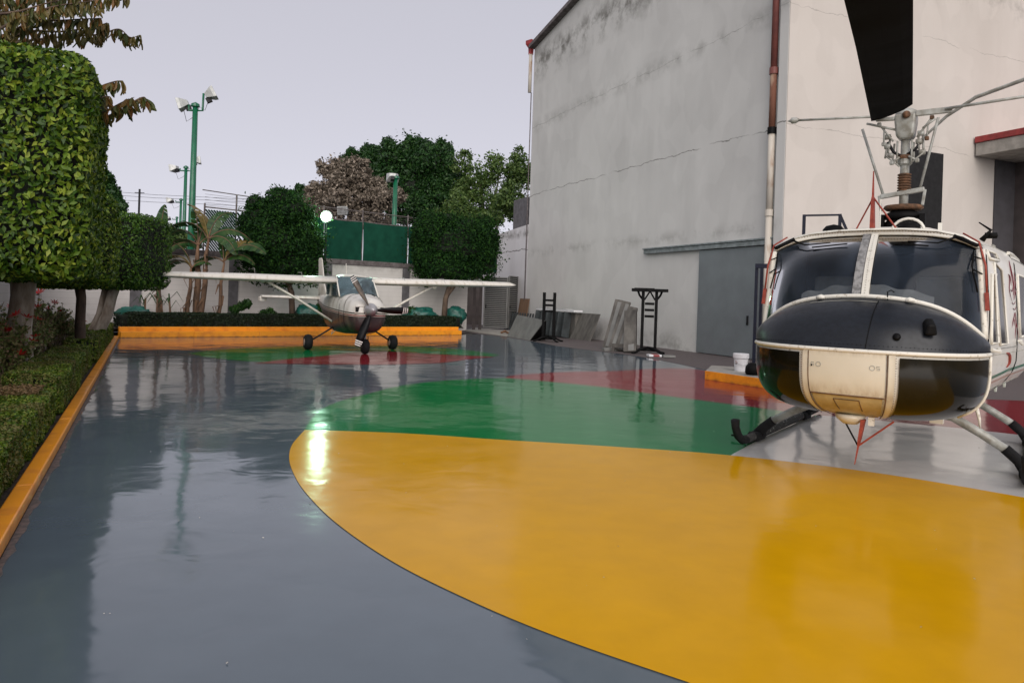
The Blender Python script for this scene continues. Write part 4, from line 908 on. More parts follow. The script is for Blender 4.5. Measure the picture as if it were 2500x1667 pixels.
# table pedestals of black cast iron
def pedestal(label, u0, v0, H, topw, rot, fork):
    g = G(u0, v0); t = thing('table_pedestal', label, 'table base', g, rot, 'black cast iron table pedestals')
    sp = .22
    for sx in (-1, 1): MB().bar((sx * sp, 0, .12), (sx * sp, 0, H), .13, .10).build('post', m_black, t, bevel=.008)
    for z in ((H * .62, H * .74, H * .84) if fork else (H * .80, H * .70, H * .60)): MB().box((0, 0, z), (2 * sp - .13, .08, .085)).build('crossbar', m_black, t)
    for a_ in (-1, 1):
        for b2 in (-1, 1): MB().tube([(0, 0, .2), (a_ * .22, b2 * .16, .17), (a_ * .42, b2 * .30, .05), (a_ * .52, b2 * .36, .02)], [.05, .045, .035, .045], 7).build('foot', m_black, t, smooth=True)
    MB().box((0, 0, .14), (.6, .16, .09)).build('base_bar', m_black, t, bevel=.01)
    if not fork:
        MB().box((0, 0, H + .03), (topw, .5, .10)).build('top_plate', m_black, t, bevel=.01)
        MB().box((-.18, -.05, H + .085), (topw * .55, .3, .03)).build('top_bar', m_black, t)
        for sx in (-1, 1): MB().tube([(sx * sp, 0, H * .86), (sx * (sp + .12), 0, H * .93), (sx * topw * .33, 0, H)], .04, 6).build('bracket', m_black, t, smooth=True); MB().tube([(sx * sp * .8, 0, H * .86), (0, 0, H)], .03, 6).build('inner_brace', m_black, t)
    return t
pedestal('black table pedestal with two bare prongs standing among the grey sheets', 1338, 834, 2.0, 1, R(-20), True)
pedestal('black table pedestal with a flat T top, nearest the sliding door', 1582, 864, 2.10, 1.2, R(-12), False)
# finned grey unit
t = thing('finned_panel_stack', 'stack of grey fin-edged panels standing on end below a pale board', 'panels', Wp(sW(1358), 1.1)); L = t.location
a, b_ = sW(1358), sW(1446)
for k in range(6):
    s_ = lerp(a, b_, (k + .3) / 6); MB().bar(Wp(s_, 1.15, .03), Wp(s_ - .12, .95, 1.16), .10, .36, up=(-.9165, -.4, 0)).build('panel', m_sheet, t, off=L, bevel=.01)
slabx(MB(), Wp, a - .2, b_ + .1, .55, 1.0, 1.20, 1.27).build('top_board', m_bucket, t, off=L); slabx(MB(), Wp, a - .5, b_ - .9, .5, .9, 1.28, 1.31).build('top_board', m_alu, t, off=L)
slabx(MB(), Wp, a, b_ - .1, .4, .8, .03, 1.15).build('back_panel', m_greywood, t, off=L)
t, mb, *_ = leaning('grey_board', 'wide brownish grey board between the finned panels and the leaning beams', 'board', m_panel, 1440, 1492, 766, 1.0, .55); mb.build('board_face', m_greywood, t, off=t.location)
# leaning beams
for k, (u0, v0, u1, v1, w, lb) in enumerate([(1480, 852, 1512, 733, .30, 'first leaning grey beam, leftmost of the four beams'), (1493, 856, 1531, 738, .28, 'second leaning grey beam, its top beside the first'), (1512, 858, 1546, 752, .34, 'third leaning grey beam, broad and scuffed'), (1538, 862, 1540, 760, .42, 'fourth leaning grey beam, widest and upright, next to the thin stick')]):
    g = G(u0, v0); tp = P(u1, v1, g.y + .9); t = thing('leaning_beam', lb, 'beam', g, 0, 'grey beams leaning on the wall')
    MB().bar((0, 0, .02), tp - g, w, .10 + .03 * k, up=(-.3, -.95, 0)).build('beam_plank', m_greywood, t, bevel=.01)
    MB().bar(Vector((.02, -.07, .1)), (tp - g) * .96 + Vector((.02, -.07, 0)), w * .45, .02, up=(-.3, -.95, 0)).build('batten', m_panel, t)
g = G(1490, 857); t = thing('timber_block', 'short pale timber block under the foot of the leaning beams', 'block', g, .3); MB().box((0, 0, .06), (.55, .22, .11)).build('block_body', m_panel, t, bevel=.01)
g = G(1524, 860); t = thing('weathered_trestle', 'low weathered timber base rail in front of the leaning beams', 'trestle', g, -.35)
MB().box((0, 0, .22), (.9, .08, .12)).build('rail', m_greywood, t); [MB().box((x, 0, .08), (.1, .12, .15)).build('foot', m_greywood, t) for x in (-.38, .38)]
g = G(1553, 855); t = thing('thin_rod', 'thin dark rod leaning between the beams and the black table pedestal', 'rod', g); MB().tube([(0, 0, 0), (-.02, .4, 1.38)], .022, 6).build('rod_shaft', m_darkm, t)
# small debris
for k, (u, v, w, rz, mat, lb) in enumerate([(1597, 871, .42, .1, m_bucket, 'folded white and red carton lying before the pedestal'), (1633, 873, .38, -.1, m_panel, 'flat pale carton lying right of the white and red one')]):
    g = G(u, v, .006); t = thing('flat_carton', lb, 'carton', (g.x, g.y, .01), rz); MB().box((0, 0, .04), (w, .3, .07)).build('carton_body', mat, t, bevel=.01)
    if k == 0: MB().box((.02, -.0, .078), (.2, .32, .006)).build('red_print', m_redtrim, t); MB().box((.03, -.155, .04), (.2, .006, .05)).build('red_print', m_redtrim, t)
g = G(1233, 815, .03); t = thing('rust_scrap', 'small rusty scrap lying at the end of the concrete apron', 'scrap', (g.x, g.y, .03)); MB().tube([(-.2, 0, .05), (0, .05, .12), (.15, -.05, .05), (.3, .05, .1)], [.05, .07, .05, .03], 6).build('scrap_body', m_rust, t)
mb = MB().tube([G(u, v, .02) for u, v in ((1716, 860), (1740, 862), (1765, 865), (1790, 868), (1830, 872), (1870, 876))], .022, 6); tag(mb.build('yellow_green_hose', M('hose', (.30, .55, .05), .4)), 'bright yellow-green hose lying along the foot of the sliding door', 'hose')
# bucket
g = G(1808, 906, .2); t = thing('plastic_bucket', 'white plastic bucket with lid standing on the raised slab', 'bucket', (g.x, g.y, .2))
MB().lathe([(.135, 0), (.14, .02), (.16, .33), (.165, .335)], (0, 0, 0), 24).build('bucket_body', m_bucket, t, smooth=False)
MB().lathe([(.172, .30), (.18, .31), (.18, .40), (.17, .41), (.02, .405)], (0, 0, 0), 24).build('bucket_lid', m_bucket, t)
def bk_l(i, j, z0, z1, a0_, a1_, r=.1565):
    a_ = lerp(a0_, a1_, i); z = lerp(z0, z1, j); rr_ = .1415 + .02 * (z / .33) + .002; return Vector((rr_ * math.cos(a_), rr_ * math.sin(a_), z))
for z0, z1, a0_, a1_, m_ in ((.20, .21, R(-160), R(-135), m_redtrim), (.17, .185, R(-160), R(-140), m_darkm), (.22, .24, R(-158), R(-146), m_redtrim)): MB().grid(lambda i, j: bk_l(i, j, z0, z1, a0_, a1_), 5, 1).build('printed_mark', m_, t)
MB().tube([(-.17, 0, .33), (-.15, -.12, .2), (0, -.19, .14), (.15, -.12, .2), (.17, 0, .33)], .005, 5).build('handle', m_alu, t)
g = G(1836, 915, .2); t = thing('dark_tool_bag', 'small dark bag on the slab just right of the bucket', 'bag', (g.x, g.y, .2)); MB().lathe([(.12, 0), (.16, .05), (.15, .18), (.08, .26), (.02, .27)], (0, 0, 0), 10).build('bag_body', m_black, t, smooth=True)
# blue maintenance stair
g = Vector((P(1843, 800, 17).x, 17, 0)); t = thing('maintenance_stair', 'dark blue steel access platform with handrails standing behind the helicopter', 'stairs', g, R(-25))
for x, y, H in ((0, 0, 2.68), (0, 1.1, 2.68), (1.0, 0, 3.85), (1.0, 1.1, 2.0), (1.75, 0, 3.85), (1.75, 1.1, 2.0)): MB().bar((x, y, 0), (x, y, H), .07, .07).build('post', m_bluem, t)
for y in (0,):
    MB().bar((-.03, y, 2.66), (1.0, y, 2.66), .16, .10).build('rail', m_bluem, t); MB().bar((1.0, y, 3.83), (1.75, y, 3.83), .04, .04).build('rail', m_bluem, t); MB().bar((1.75, y, 3.83), (2.1, y, 3.0), .06, .06).build('rail', m_bluem, t)
MB().box((1.4, .55, 2.0), (.9, 1.15, .06)).build('platform', m_bluem, t)
for k in range(7): MB().box((2.0 + .22 * k, .55, 1.8 - .25 * k), (.24, 1.0, .04)).build('step', m_bluem, t)
# ---------------------------------------------------------------- aeroplane
def sring(x, w, zb, zt, n=24, e=2.6, zc=None):
    zc = (zb + zt) / 2 if zc is None else zc; out = []
    for k in range(n):
        t = 2 * math.pi * k / n; c, s_ = math.cos(t), math.sin(t)
        y = w * math.copysign(abs(c) ** (2 / e), c); z = zc + (zt - zc if s_ > 0 else zc - zb) * math.copysign(abs(s_) ** (2 / e), s_); out.append(Vector((x, y, z)))
    return out
def plane_mat():
    m, nt, b = newmat('aeroplane_paint'); b.inputs['Roughness'].default_value = .38; b.inputs['Coat Weight'].default_value = .05
    tc = N(nt, 'ShaderNodeTexCoord'); sp = N(nt, 'ShaderNodeSeparateXYZ'); nt.links.new(tc.outputs['Object'], sp.inputs[0])
    z = math_(nt, 'ADD', sp.outputs[2], math_(nt, 'MULTIPLY', sp.outputs[0], .035))
    f = math_(nt, 'DIVIDE', z, 3.0)
    wht, dk, rd, cr = (.62, .60, .56), (.045, .032, .032), (.16, .02, .025), (.60, .56, .48)
    c = ramp(nt, f, [(0, dk), (1.13 / 3, cr), (1.145 / 3, rd), (1.18 / 3, cr), (1.20 / 3, dk), (1.235 / 3, wht)], 'CONSTANT')
    n = noi(nt, 3, 6, (1, 1, .35)); k = math_(nt, 'MULTIPLY', ramp(nt, n, [(.5, 0), (.72, 1)]), .55)
    nt.links.new(mixc(nt, k, c, (.20, .15, .10)), b.inputs['Base Color']); return m
m_plane = plane_mat()
m_ww = M('aeroplane_white', (.66, .63, .57), .3, col2=(.50, .46, .38), scale=3, coat=0, spec=.3, stretch=(1, 3, 1), lo=.3, hi=.5)
m_spin = M('spinner_grey', (.36, .35, .36), .3, col2=(.28, .27, .28), metal=.3, coat=.3)
pn = Vector((-.44, .90, 0)).normalized()             # tail direction
A = thing('light_aeroplane', 'white and maroon high-wing propeller aeroplane parked on the painted floor', 'aeroplane', (-4.80, 21.75, 0), math.atan2(-pn.y, -pn.x))
fus = [(2.02, .32, .80, 1.46, 2.2), (1.92, .47, .66, 1.56, 2.6), (1.5, .56, .58, 1.63, 2.8), (1.0, .59, .54, 1.69, 3), (.75, .60, .52, 1.72, 3.2), (.3, .61, .50, 1.70, 3.6), (-.4, .61, .50, 1.70, 3.8), (-1.3, .58, .56, 1.70, 3.4), (-2.0, .49, .70, 1.68, 3), (-3.2, .30, .95, 1.62, 2.6), (-4.6, .13, 1.20, 1.60, 2.2), (-5.2, .06, 1.34, 1.58, 2.2)]
MB().loft([sring(x, w, a_, b_, 32, e) for x, w, a_, b_, e in fus]).build('fuselage', m_plane, A, smooth=True)
# cabin top
def crng(x, w, zt): return [Vector((x, w, 1.62)), Vector((x - 0, w * .96, lerp(1.62, zt, .75))), Vector((x, w * .86, zt - .03)), Vector((x, w * .5, zt + .01)), Vector((x, 0, zt + .02)), Vector((x, -w * .5, zt + .01)), Vector((x, -w * .86, zt - .03)), Vector((x, -w * .96, lerp(1.62, zt, .75))), Vector((x, -w, 1.62))]
cab = MB(); rings = [crng(.12, .54, 2.20), crng(-.2, .55, 2.24), crng(-1.2, .54, 2.22)]; n_ = 9
cab.add([p for r in rings for p in [r[2], r[3], r[4], r[5], r[6]]], [(i * 5 + k, i * 5 + k + 1, i * 5 + k + 6, i * 5 + k + 5) for i in range(2) for k in range(4)]); cab.build('cabin_roof', m_ww, A, solid=.03)
ws = MB().grid(lambda i, j: Vector((lerp(.80, .14, j) + .16 * (1 - (2 * i - 1) ** 2) * (1 - j * .7), (2 * i - 1) * lerp(.56, .53, j), lerp(1.58 + .12 * (1 - (2 * i - 1) ** 4), 2.19, j))), 12, 6).build('windscreen', m_glassP, A, smooth=True)
for s_ in (-1, 1):
    MB().tube([(.78, .575 * s_, 1.60), (.13, .545 * s_, 2.2)], .022, 6).build('windscreen_pillar', m_ww, A, smooth=True)
    MB().add([(.66, .565 * s_, 1.66), (.12, .53 * s_, 2.14), (-.42, .535 * s_, 2.14), (-.42, .575 * s_, 1.62), (.3, .575 * s_, 1.62)], [(0, 1, 2, 3, 4)] if s_ < 0 else [(4, 3, 2, 1, 0)]).build('side_window', m_glassP, A)
    MB().add([(-.5, .575 * s_, 1.62), (-.5, .535 * s_, 2.14), (-1.1, .53 * s_, 2.12), (-1.2, .56 * s_, 1.65)], [(0, 1, 2, 3)] if s_ < 0 else [(3, 2, 1, 0)]).build('side_window', m_glassP, A)
    MB().bar((-.46, .57 * s_, 1.6), (-.46, .535 * s_, 2.18), .09, .035).build('door_post', m_ww, A)
MB().add([(-1.15, .5, 2.2), (-1.15, -.5, 2.2), (-2.1, -.36, 1.66), (-2.1, .36, 1.66)], [(0, 1, 2, 3)]).build('rear_window', m_glassP, A)
MB().box((.1, 0, 1.5), (.1, .9, .3)).build('instrument_panel', m_darkm, A); [MB().box((-.45, y, 1.45), (.5, .42, .75)).build('seat', m_seat, A) for y in (-.26, .26)]
# wings
def airf(x_le, ch, y, z, th, n=9):
    up = []; dn = []
    for k in range(n + 1):
        f = (1 - math.cos(math.pi * k / n)) / 2; t_ = 5 * th * (.2969 * math.sqrt(f) - .126 * f - .3516 * f * f + .2843 * f ** 3 - .1036 * f ** 4)
        up.append(Vector((x_le - f * ch, y, z + t_ * ch * 1.1 + .02 * math.sin(math.pi * f) * ch))); dn.append(Vector((x_le - f * ch, y, z - t_ * ch * .55)))
    return up + dn[-2:0:-1]
for s_ in (-1, 1):
    st = [(.30, 1.63, .50, 2.04), (.30, 1.63, 1.6, 2.05), (.28, 1.60, 2.9, 2.08), (.20, 1.38, 4.2, 2.105), (.10, 1.15, 5.30, 2.13), (.0, .8, 5.47, 2.15)]
    MB().loft([airf(x, c_, y * s_, z - (.022 * y if s_ < 0 else 0), .155 if y < 5.4 else .09) for x, c_, y, z in st]).build('wing', m_ww, A, smooth=True)
    MB().add([(-.95, .62 * s_, 2.02), (-.95, 2.8 * s_, 2.055), (-.975, 2.8 * s_, 2.055), (-.975, .62 * s_, 2.02)], [(0, 1, 2, 3)]).build('flap_gap', m_black, A)
    MB().tube([(-.05, .52 * s_, .80), (-.05, 1.6 * s_, 1.47), (-.05, 2.62 * s_, 2.04)], [.075, .07, .07], 10, flat=.55).build('wing_strut', m_ww, A, smooth=True)
    MB().lathe([(.03, -.1), (.09, -.05), (.09, .05), (.03, .1)], (-.05, 2.6 * s_, 2.01), 10).build('strut_fairing', m_ww, A, smooth=True)
    MB().tube([(-.05, .48 * s_, .72), (-.02, .8 * s_, .52), (0, 1.2 * s_, .27)], [.028, .024, .024], 8).build('landing_gear_leg', m_darkm, A, smooth=True)
    w = MB().lathe([(.06, -.10), (.17, -.115), (.215, -.08), (.232, 0), (.215, .08), (.17, .115), (.06, .10)], (0, 1.28 * s_, .228), 24, 'Y').build('wheel', m_rubber, A, smooth=True)
    MB().lathe([(.02, -.12), (.10, -.118), (.11, .118), (.02, .12)], (0, 1.28 * s_, .228), 16, 'Y').build('rim', m_spin, w)
    MB().tube([(-.1, .4 * s_, .66), (-.25, .55 * s_, .45), (-.35, .5 * s_, .6)], .012, 5).build('step', m_ww, A, smooth=True)
MB().box((.10, -5.49, 2.15), (.12, .06, .05)).build('wingtip_light', m_black, A)
# nose gear
MB().tube([(1.50, 0, .75), (1.58, 0, .3)], .045, 8).build('nose_leg', m_spin, A, smooth=True)
[MB().bar((1.60, y, .18), (1.56, y, .50), .02, .04).build('nose_fork', m_darkm, A) for y in (-.09, .09)]
w = MB().lathe([(.05, -.085), (.15, -.10), (.20, -.07), (.218, 0), (.20, .07), (.15, .10), (.05, .085)], (1.62, 0, .215), 24, 'Y').build('nose_wheel', m_rubber, A, smooth=True); MB().lathe([(.02, -.085), (.09, -.08), (.1, .08), (.02, .085)], (1.62, 0, .215), 14, 'Y').build('rim', m_spin, w)
# spinner and propeller
hz_ = 1.26
MB().lathe([(.19, 2.03), (.185, 2.12), (.165, 2.22), (.12, 2.33), (.06, 2.41), (.004, 2.44)], (0, 0, hz_), 24, 'X').build('spinner', m_spin, A, smooth=True)
m_bt = M('blade_tip_white', (.75, .72, .68), .4); m_bf = M('worn_blade_front', (.20, .155, .12), .4, col2=(.05, .045, .04), scale=6, coat=.2)
for ang in (R(122), R(0), R(250)):                   # seen from the front, image right = +y
    d = Vector((0, math.cos(ang), math.sin(ang))); s_ = Vector((0, -math.sin(ang), math.cos(ang))); c0 = Vector((2.16, 0, hz_))
    def brn(r): 
        ch = .035 + .095 * math.sin(math.pi * min(1, max(.05, (r - .05) / 1.15)) ** .8) ** .6; tw = R(58) * (1 - r / 1.15) + R(16)
        x = Vector((1, 0, 0)); a1 = s_ * math.cos(tw) + x * math.sin(tw); a2 = x * math.cos(tw) - s_ * math.sin(tw); ch = ch if r < 1.02 else ch * .85
        return [c0 + d * r + a1 * ch, c0 + d * r + a2 * .016, c0 + d * r - a1 * ch, c0 + d * r - a2 * .010]
    bl = MB().loft([brn(r) for r in (.1, .2, .35, .5, .65, .8, .9)]).build('propeller_blade', m_bf if ang == R(122) else m_darkm, A, smooth=True)
    for k, m_ in enumerate((m_bt, m_darkm, m_bt, m_darkm, m_bt, m_darkm)):
        MB().loft([brn(.90 + .028 * k), brn(.90 + .028 * (k + 1))]).build('tip_band', m_, bl)
for y in (-.30, .30):
    MB().box((1.985, y, 1.26), (.05, .20, .13), rz=-.25 * np.sign(y)).build('air_inlet', m_void, A); MB().tube([(2.02 - abs(y - .1 * k) * 0, y + .12 * c_, 1.26 + .085 * s__) for k in (0,) for c_, s__ in ((-1, -1), (1, -1), (1, 1), (-1, 1), (-1, -1))], .014, 5).build('inlet_rim', m_ww, A)
for y, z in ((-.30, .98), (.30, 1.0)): MB().lathe([(.0, 1.93), (.055, 1.94), (.05, 1.965), (.0, 1.98)], (0, y, z - .03), 12, 'X').build('landing_light', m_lampwarm, A, smooth=True)
# tail
for s_ in (-1, 1):
    MB().loft([airf(-4.25, 1.05, .05 * s_, 1.46, .15), airf(-4.38, .90, 1.1 * s_, 1.47, .14), airf(-4.55, .70, 2.05 * s_, 1.48, .12)]).build('tailplane', m_ww, A, smooth=True)
    MB().box((-5.05, 1.98 * s_, 1.40), (.5, .22, .16)).build('elevator_horn', m_ww, A, bevel=.02)
    MB().add([(-5.24, .1 * s_, 1.50), (-5.20, 1.9 * s_, 1.53), (-5.28, 1.9 * s_, 1.50), (-5.32, .1 * s_, 1.46)], [(0, 1, 2, 3)]).build('elevator_edge', m_black, A)
def finr(x_le, ch, z, th): return [Vector((p.x, p.z - z0_, z)) for z0_ in (1.0,) for p in airf(x_le, ch, 0, 1.0, th)]
MB().loft([finr(-3.7, 1.55, 1.55, .06), finr(-4.2, 1.10, 2.0, .07), finr(-4.75, .68, 2.88, .07), finr(-4.85, .5, 2.95, .04)]).build('fin', m_ww, A, smooth=True)
MB().tube([(-1.3, .1, 2.2), (-1.45, .1, 2.65)], .008, 4).build('antenna', m_ww, A); MB().box((-.75, 0, .60), (.2, .3, .1)).build('belly_step', m_plane, A)

# ---------------------------------------------------------------- helicopter
H = thing('helicopter', 'white, black and cream helicopter on skids with its rotor blade over the yard', 'helicopter', (4.30, 8.34, 0), math.atan2(-.809, -.588))
def heli_mat():
    m, nt, b = newmat('helicopter_paint'); b.inputs['Roughness'].default_value = .38; b.inputs['Coat Weight'].default_value = .2
    tc = N(nt, 'ShaderNodeTexCoord'); sp = N(nt, 'ShaderNodeSeparateXYZ'); nt.links.new(tc.outputs['Object'], sp.inputs[0])
    x, z = sp.outputs[0], sp.outputs[2]
    zz = math_(nt, 'ADD', z, math_(nt, 'MULTIPLY', ramp(nt, math_(nt, 'ADD', math_(nt, 'MULTIPLY', x, -.8), .75), [(0, 0), (1, 1)]), -.05))
    f = math_(nt, 'DIVIDE', zz, 3.0)
    c = ramp(nt, f, [(0, (.50, .52, .46)), (.86 / 3, (.60, .59, .54)), (.955 / 3, (.42, .30, .24)), (.985 / 3, (.62, .61, .56)), (1.03 / 3, (.01, .14, .07)), (1.065 / 3, (.66, .64, .59))], 'CONSTANT')
    n = noi(nt, 2.2, 6, (1, 1, .3)); k = math_(nt, 'MULTIPLY', ramp(nt, n, [(.52, 0), (.75, 1)]), .45); c = mixc(nt, k, c, (.32, .27, .20))
    n2_ = noi(nt, 11, 7, rough=.7); k2 = math_(nt, 'MULTIPLY', ramp(nt, n2_, [(.62, 0), (.70, 1)]), .55); c = mixc(nt, k2, c, (.14, .11, .08))
    nt.links.new(c, b.inputs['Base Color']); return m
m_heli = heli_mat()
m_frame = M('chipped_white_frame', (.70, .68, .61), .5, col2=(.36, .32, .25), scale=26, lo=.30, hi=.42, detail=7, bump=.1, dist=.004)
m_cream = M('nose_panel_cream', (.66, .61, .50), .36, col2=(.60, .55, .43), scale=2.5, stretch=(1, 1, .4), coat=.3)
def grime(m, cz, hgt, col, amt, sc=(3, 3, .35)):
    nt = m.node_tree; b = nt.nodes['Principled BSDF']; src = b.inputs['Base Color'].links[0].from_socket
    tc = N(nt, 'ShaderNodeTexCoord'); sp = N(nt, 'ShaderNodeSeparateXYZ'); nt.links.new(tc.outputs['Object'], sp.inputs[0])
    d = math_(nt, 'DIVIDE', math_(nt, 'ABSOLUTE', math_(nt, 'SUBTRACT', sp.outputs[2], cz)), hgt)
    k = math_(nt, 'MULTIPLY', ramp(nt, d, [(0, 1), (1, 0)]), ramp(nt, noi(nt, 5, 7, sc, rough=.7), [(.40, 0), (.66, 1)]))
    nt.links.new(mixc(nt, math_(nt, 'MULTIPLY', k, amt), src, col), b.inputs['Base Color'])
grime(m_cream, .90, .12, (.26, .17, .08), .6); grime(m_cream, 1.30, .05, (.20, .15, .09), .5)
m_bubble = None
mm, nt, b = newmat('chin_bubble_glass'); m_bubble = mm
nn_ = noi(nt, 1.6, 4, (1, 1, .6)); nt.links.new(ramp(nt, nn_, [(.35, (.004, .004, .003)), (.6, (.014, .011, .005)), (.75, (.035, .026, .010))]), b.inputs['Base Color']); b.inputs['Roughness'].default_value = .09; b.inputs['IOR'].default_value = 1.33; b.inputs['Coat Weight'].default_value = .0; b.inputs['Coat Roughness'].default_value = .03
def sw(x):                                            # half width of the cabin at mid height
    return float(np.interp(x, [-3.4, -2.6, -2.0, -.8, .2, 1.0], [1.10, 1.34, 1.37, 1.25, 1.14, 1.03]))
def zr(x): return float(np.interp(x, [-3.4, -2.6, -1.6, -.8, 0, .9, 1.0], [2.35, 2.50, 2.56, 2.58, 2.58, 2.55, 2.54]))
prof = [(0, 0.0), (.30, -.004), (.58, -.03), (.80, -.09), (.92, -.17), (.975, -.27), (1.0, -.45), (1.01, -.75), (1.02, -1.0), (1.03, -1.22), (1.02, -1.38), (.985, -1.52), (.92, -1.64), (.80, -1.76), (.62, -1.85), (.35, -1.90), (0, -1.92)]
def csec(x, z_top_off=0):
    w = sw(x); zt = zr(x); k = (zt - .64) / 1.92
    half = [Vector((x, w * a_, zt + d_ * k)) for a_, d_ in prof]
    return half + [Vector((p.x, -p.y, p.z)) for p in half[-2:0:-1]]
xs = [.96, .7, .4, .1, -.2, -.5, -.8, -1.1, -1.4, -1.7, -2.0, -2.3, -2.6, -3.0, -3.4]
secs = [csec(x) for x in xs]
secs.append([Vector((-3.9, p.y * .62, 1.75 + (p.z - 1.75) * .62)) for p in secs[-1]]); secs.append([Vector((-8.0, p.y * .22, 2.0 + (p.z - 1.75) * .22)) for p in secs[-2]])
mb = MB(); mb.loft(secs, cap=False); n_ = len(secs[-1]); mb.f.append(tuple(len(mb.v) - n_ + k for k in range(n_)))
mb.build('fuselage', m_heli, H, smooth=True)
def side(x, z, o=0):                                  # a point on the port (left) cabin side
    zt = zr(x); k = (zt - .64) / 1.92; d_ = (z - zt) / k
    a_ = float(np.interp(-d_, [-p[1] for p in prof], [p[0] for p in prof])); return Vector((x, sw(x) * a_ + o, z))
# curves of the nose
def Bc(a): t = a; return Vector((1.03 + .355 * (1 - abs(t) ** 2.3) ** .62, 1.035 * t, 1.83 - .10 * abs(t) ** 1.6 - .27 * t ** 4)) if abs(t) < 1 else Vector((1.03, 1.035 * t, 1.46))
def Tc(a): return Vector((.90 + .09 * a * a, .965 * a, 2.49 - .06 * a * a - .11 * abs(a) ** 5))
def plan(t, k=1.0): return (1 - min(1, abs(t)) ** 2.6) ** .5
def Mc(a, z=1.31): return Vector((1.0 + .93 * plan(a), 1.085 * a, z))
def S_(i): return math.sin((2 * i - 1) * math.pi / 2)  # even spacing round the bow
def nose(i, j, o=0.0):                                # black upper nose between arc and waterline
    a = S_(i); p, q = Bc(a), Mc(a, 1.325); d_ = (q - p); m_ = p.lerp(q, j); nrm = Vector((.55 + .25 * plan(a), .5 * a, .62)).normalized()
    return m_ + nrm * (.115 * math.sin(math.pi * j) * (.35 + .65 * plan(a)) + o)
def low(a, z, o=0.0):                                 # lower bubble surface
    d_ = min(1, max(0, (1.30 - z) / .675)); k = (1 - d_ ** 4) ** .4
    p = Vector((.96 + (.97) * plan(a) * k, 1.085 * a * (.28 + .72 * k), z))
    if o:
        nx = Vector((plan(a) + .15, a * 1.0, -d_ ** 3 * 1.3)).normalized(); p += nx * o
    return p
def wsf(i, j, o=0.0):                                 # windscreen surface
    a = 2 * i - 1; p, q = Bc(a), Tc(a); m_ = p.lerp(q, j); nrm = Vector((.75, .35 * a, .3)).normalized()
    return m_ + nrm * (.05 * math.sin(math.pi * j) * (1 - abs(a) ** 4) + .05 * math.sin(math.pi * abs(a)) * math.sin(math.pi * j) + o)
MB().grid(lambda i, j: nose(1 - i, j), 48, 12).build('upper_nose', m_blacksat, H, smooth=True)
MB().grid(lambda i, j: low(S_(1 - i), lerp(1.30, .626, j ** .8), -.012), 56, 22).build('lower_nose', m_frame, H, smooth=True)
mb = MB(); mb.add([low(S_(i / 40), .626, -.012) for i in range(41)] + [(.9, 0, .626)], [(i, i + 1, 41) for i in range(40)]); mb.build('chin_floor', m_frame, H)
# windscreen panes
MB().grid(lambda i, j: wsf(lerp(.46, .012, i), lerp(.03, .97, j)), 16, 10).build('windscreen', m_glassD, H, smooth=True)
MB().grid(lambda i, j: wsf(lerp(.988, .54, i), lerp(.03, .97, j)), 16, 10).build('windscreen', m_glassD, H, smooth=True)
def strip(fn, n, w, name, mat, parent=H, t=.02, up=None):
    pts = [fn(k / n) for k in range(n + 1)]; return MB().tube(pts, w / 2, 8, flat=t / w).build(name, mat, parent, smooth=True)
# frame strips: tubes along the pane edges
MB().tube([Bc(S_(k / 40)) + Vector((.012, 0, .012)) for k in range(41)], .022, 8).build('windscreen_sill', m_frame, H, smooth=True)
mb = MB(); mb.grid(lambda i, j: wsf(lerp(.505, .536, i), j, .022), 3, 12); mb.build('centre_post', m_frame, H, solid=.03)
mb = MB(); mb.grid(lambda i, j: wsf(lerp(.463, .5, i), j, .014), 3, 12); mb.build('centre_post_grey_half', M('bare_grey_post', (.26, .26, .26), .6, col2=(.14, .14, .14), scale=25, lo=.4, hi=.55), H, solid=.03)
for k in range(26):
    p = wsf(.520, .04 + .92 * k / 25, .040); MB().box(p, (.008, .007, .007)).build('rivet', m_hub, H)
mb = MB(); mb.grid(lambda i, j: wsf(i, 1.0, .012).lerp(csec(.96)[0] + Vector((0, 0, 0)) if 0 else Vector((.90 + .03 * (2 * i - 1) ** 2, .985 * (2 * i - 1), 2.565 - .07 * (2 * i - 1) ** 2 - .12 * abs(2 * i - 1) ** 5)), j), 30, 3); mb.build('upper_frame', m_frame, H, smooth=True, solid=.02)
mb = MB(); mb.grid(lambda i, j: Vector((lerp(.90 + .03 * (2 * i - 1) ** 2, .55, j), .985 * (2 * i - 1), 2.565 + .012 * j - .07 * (2 * i - 1) ** 2 - .12 * abs(2 * i - 1) ** 5)), 30, 2); mb.build('roof_lip', m_heli, H, smooth=True)
for s_ in (-1, 1):
    e0 = 0 if s_ < 0 else 1
    MB().tube([wsf(e0, k / 10, .01) for k in range(11)], [.030] * 11, 8).build('door_post', m_frame, H, smooth=True)
    MB().bar(Vector((.985, 1.045 * s_, 1.40)), Vector((.955, 1.0 * s_, 2.33)), .03, .09).build('door_edge', m_heli, H, bevel=.01)
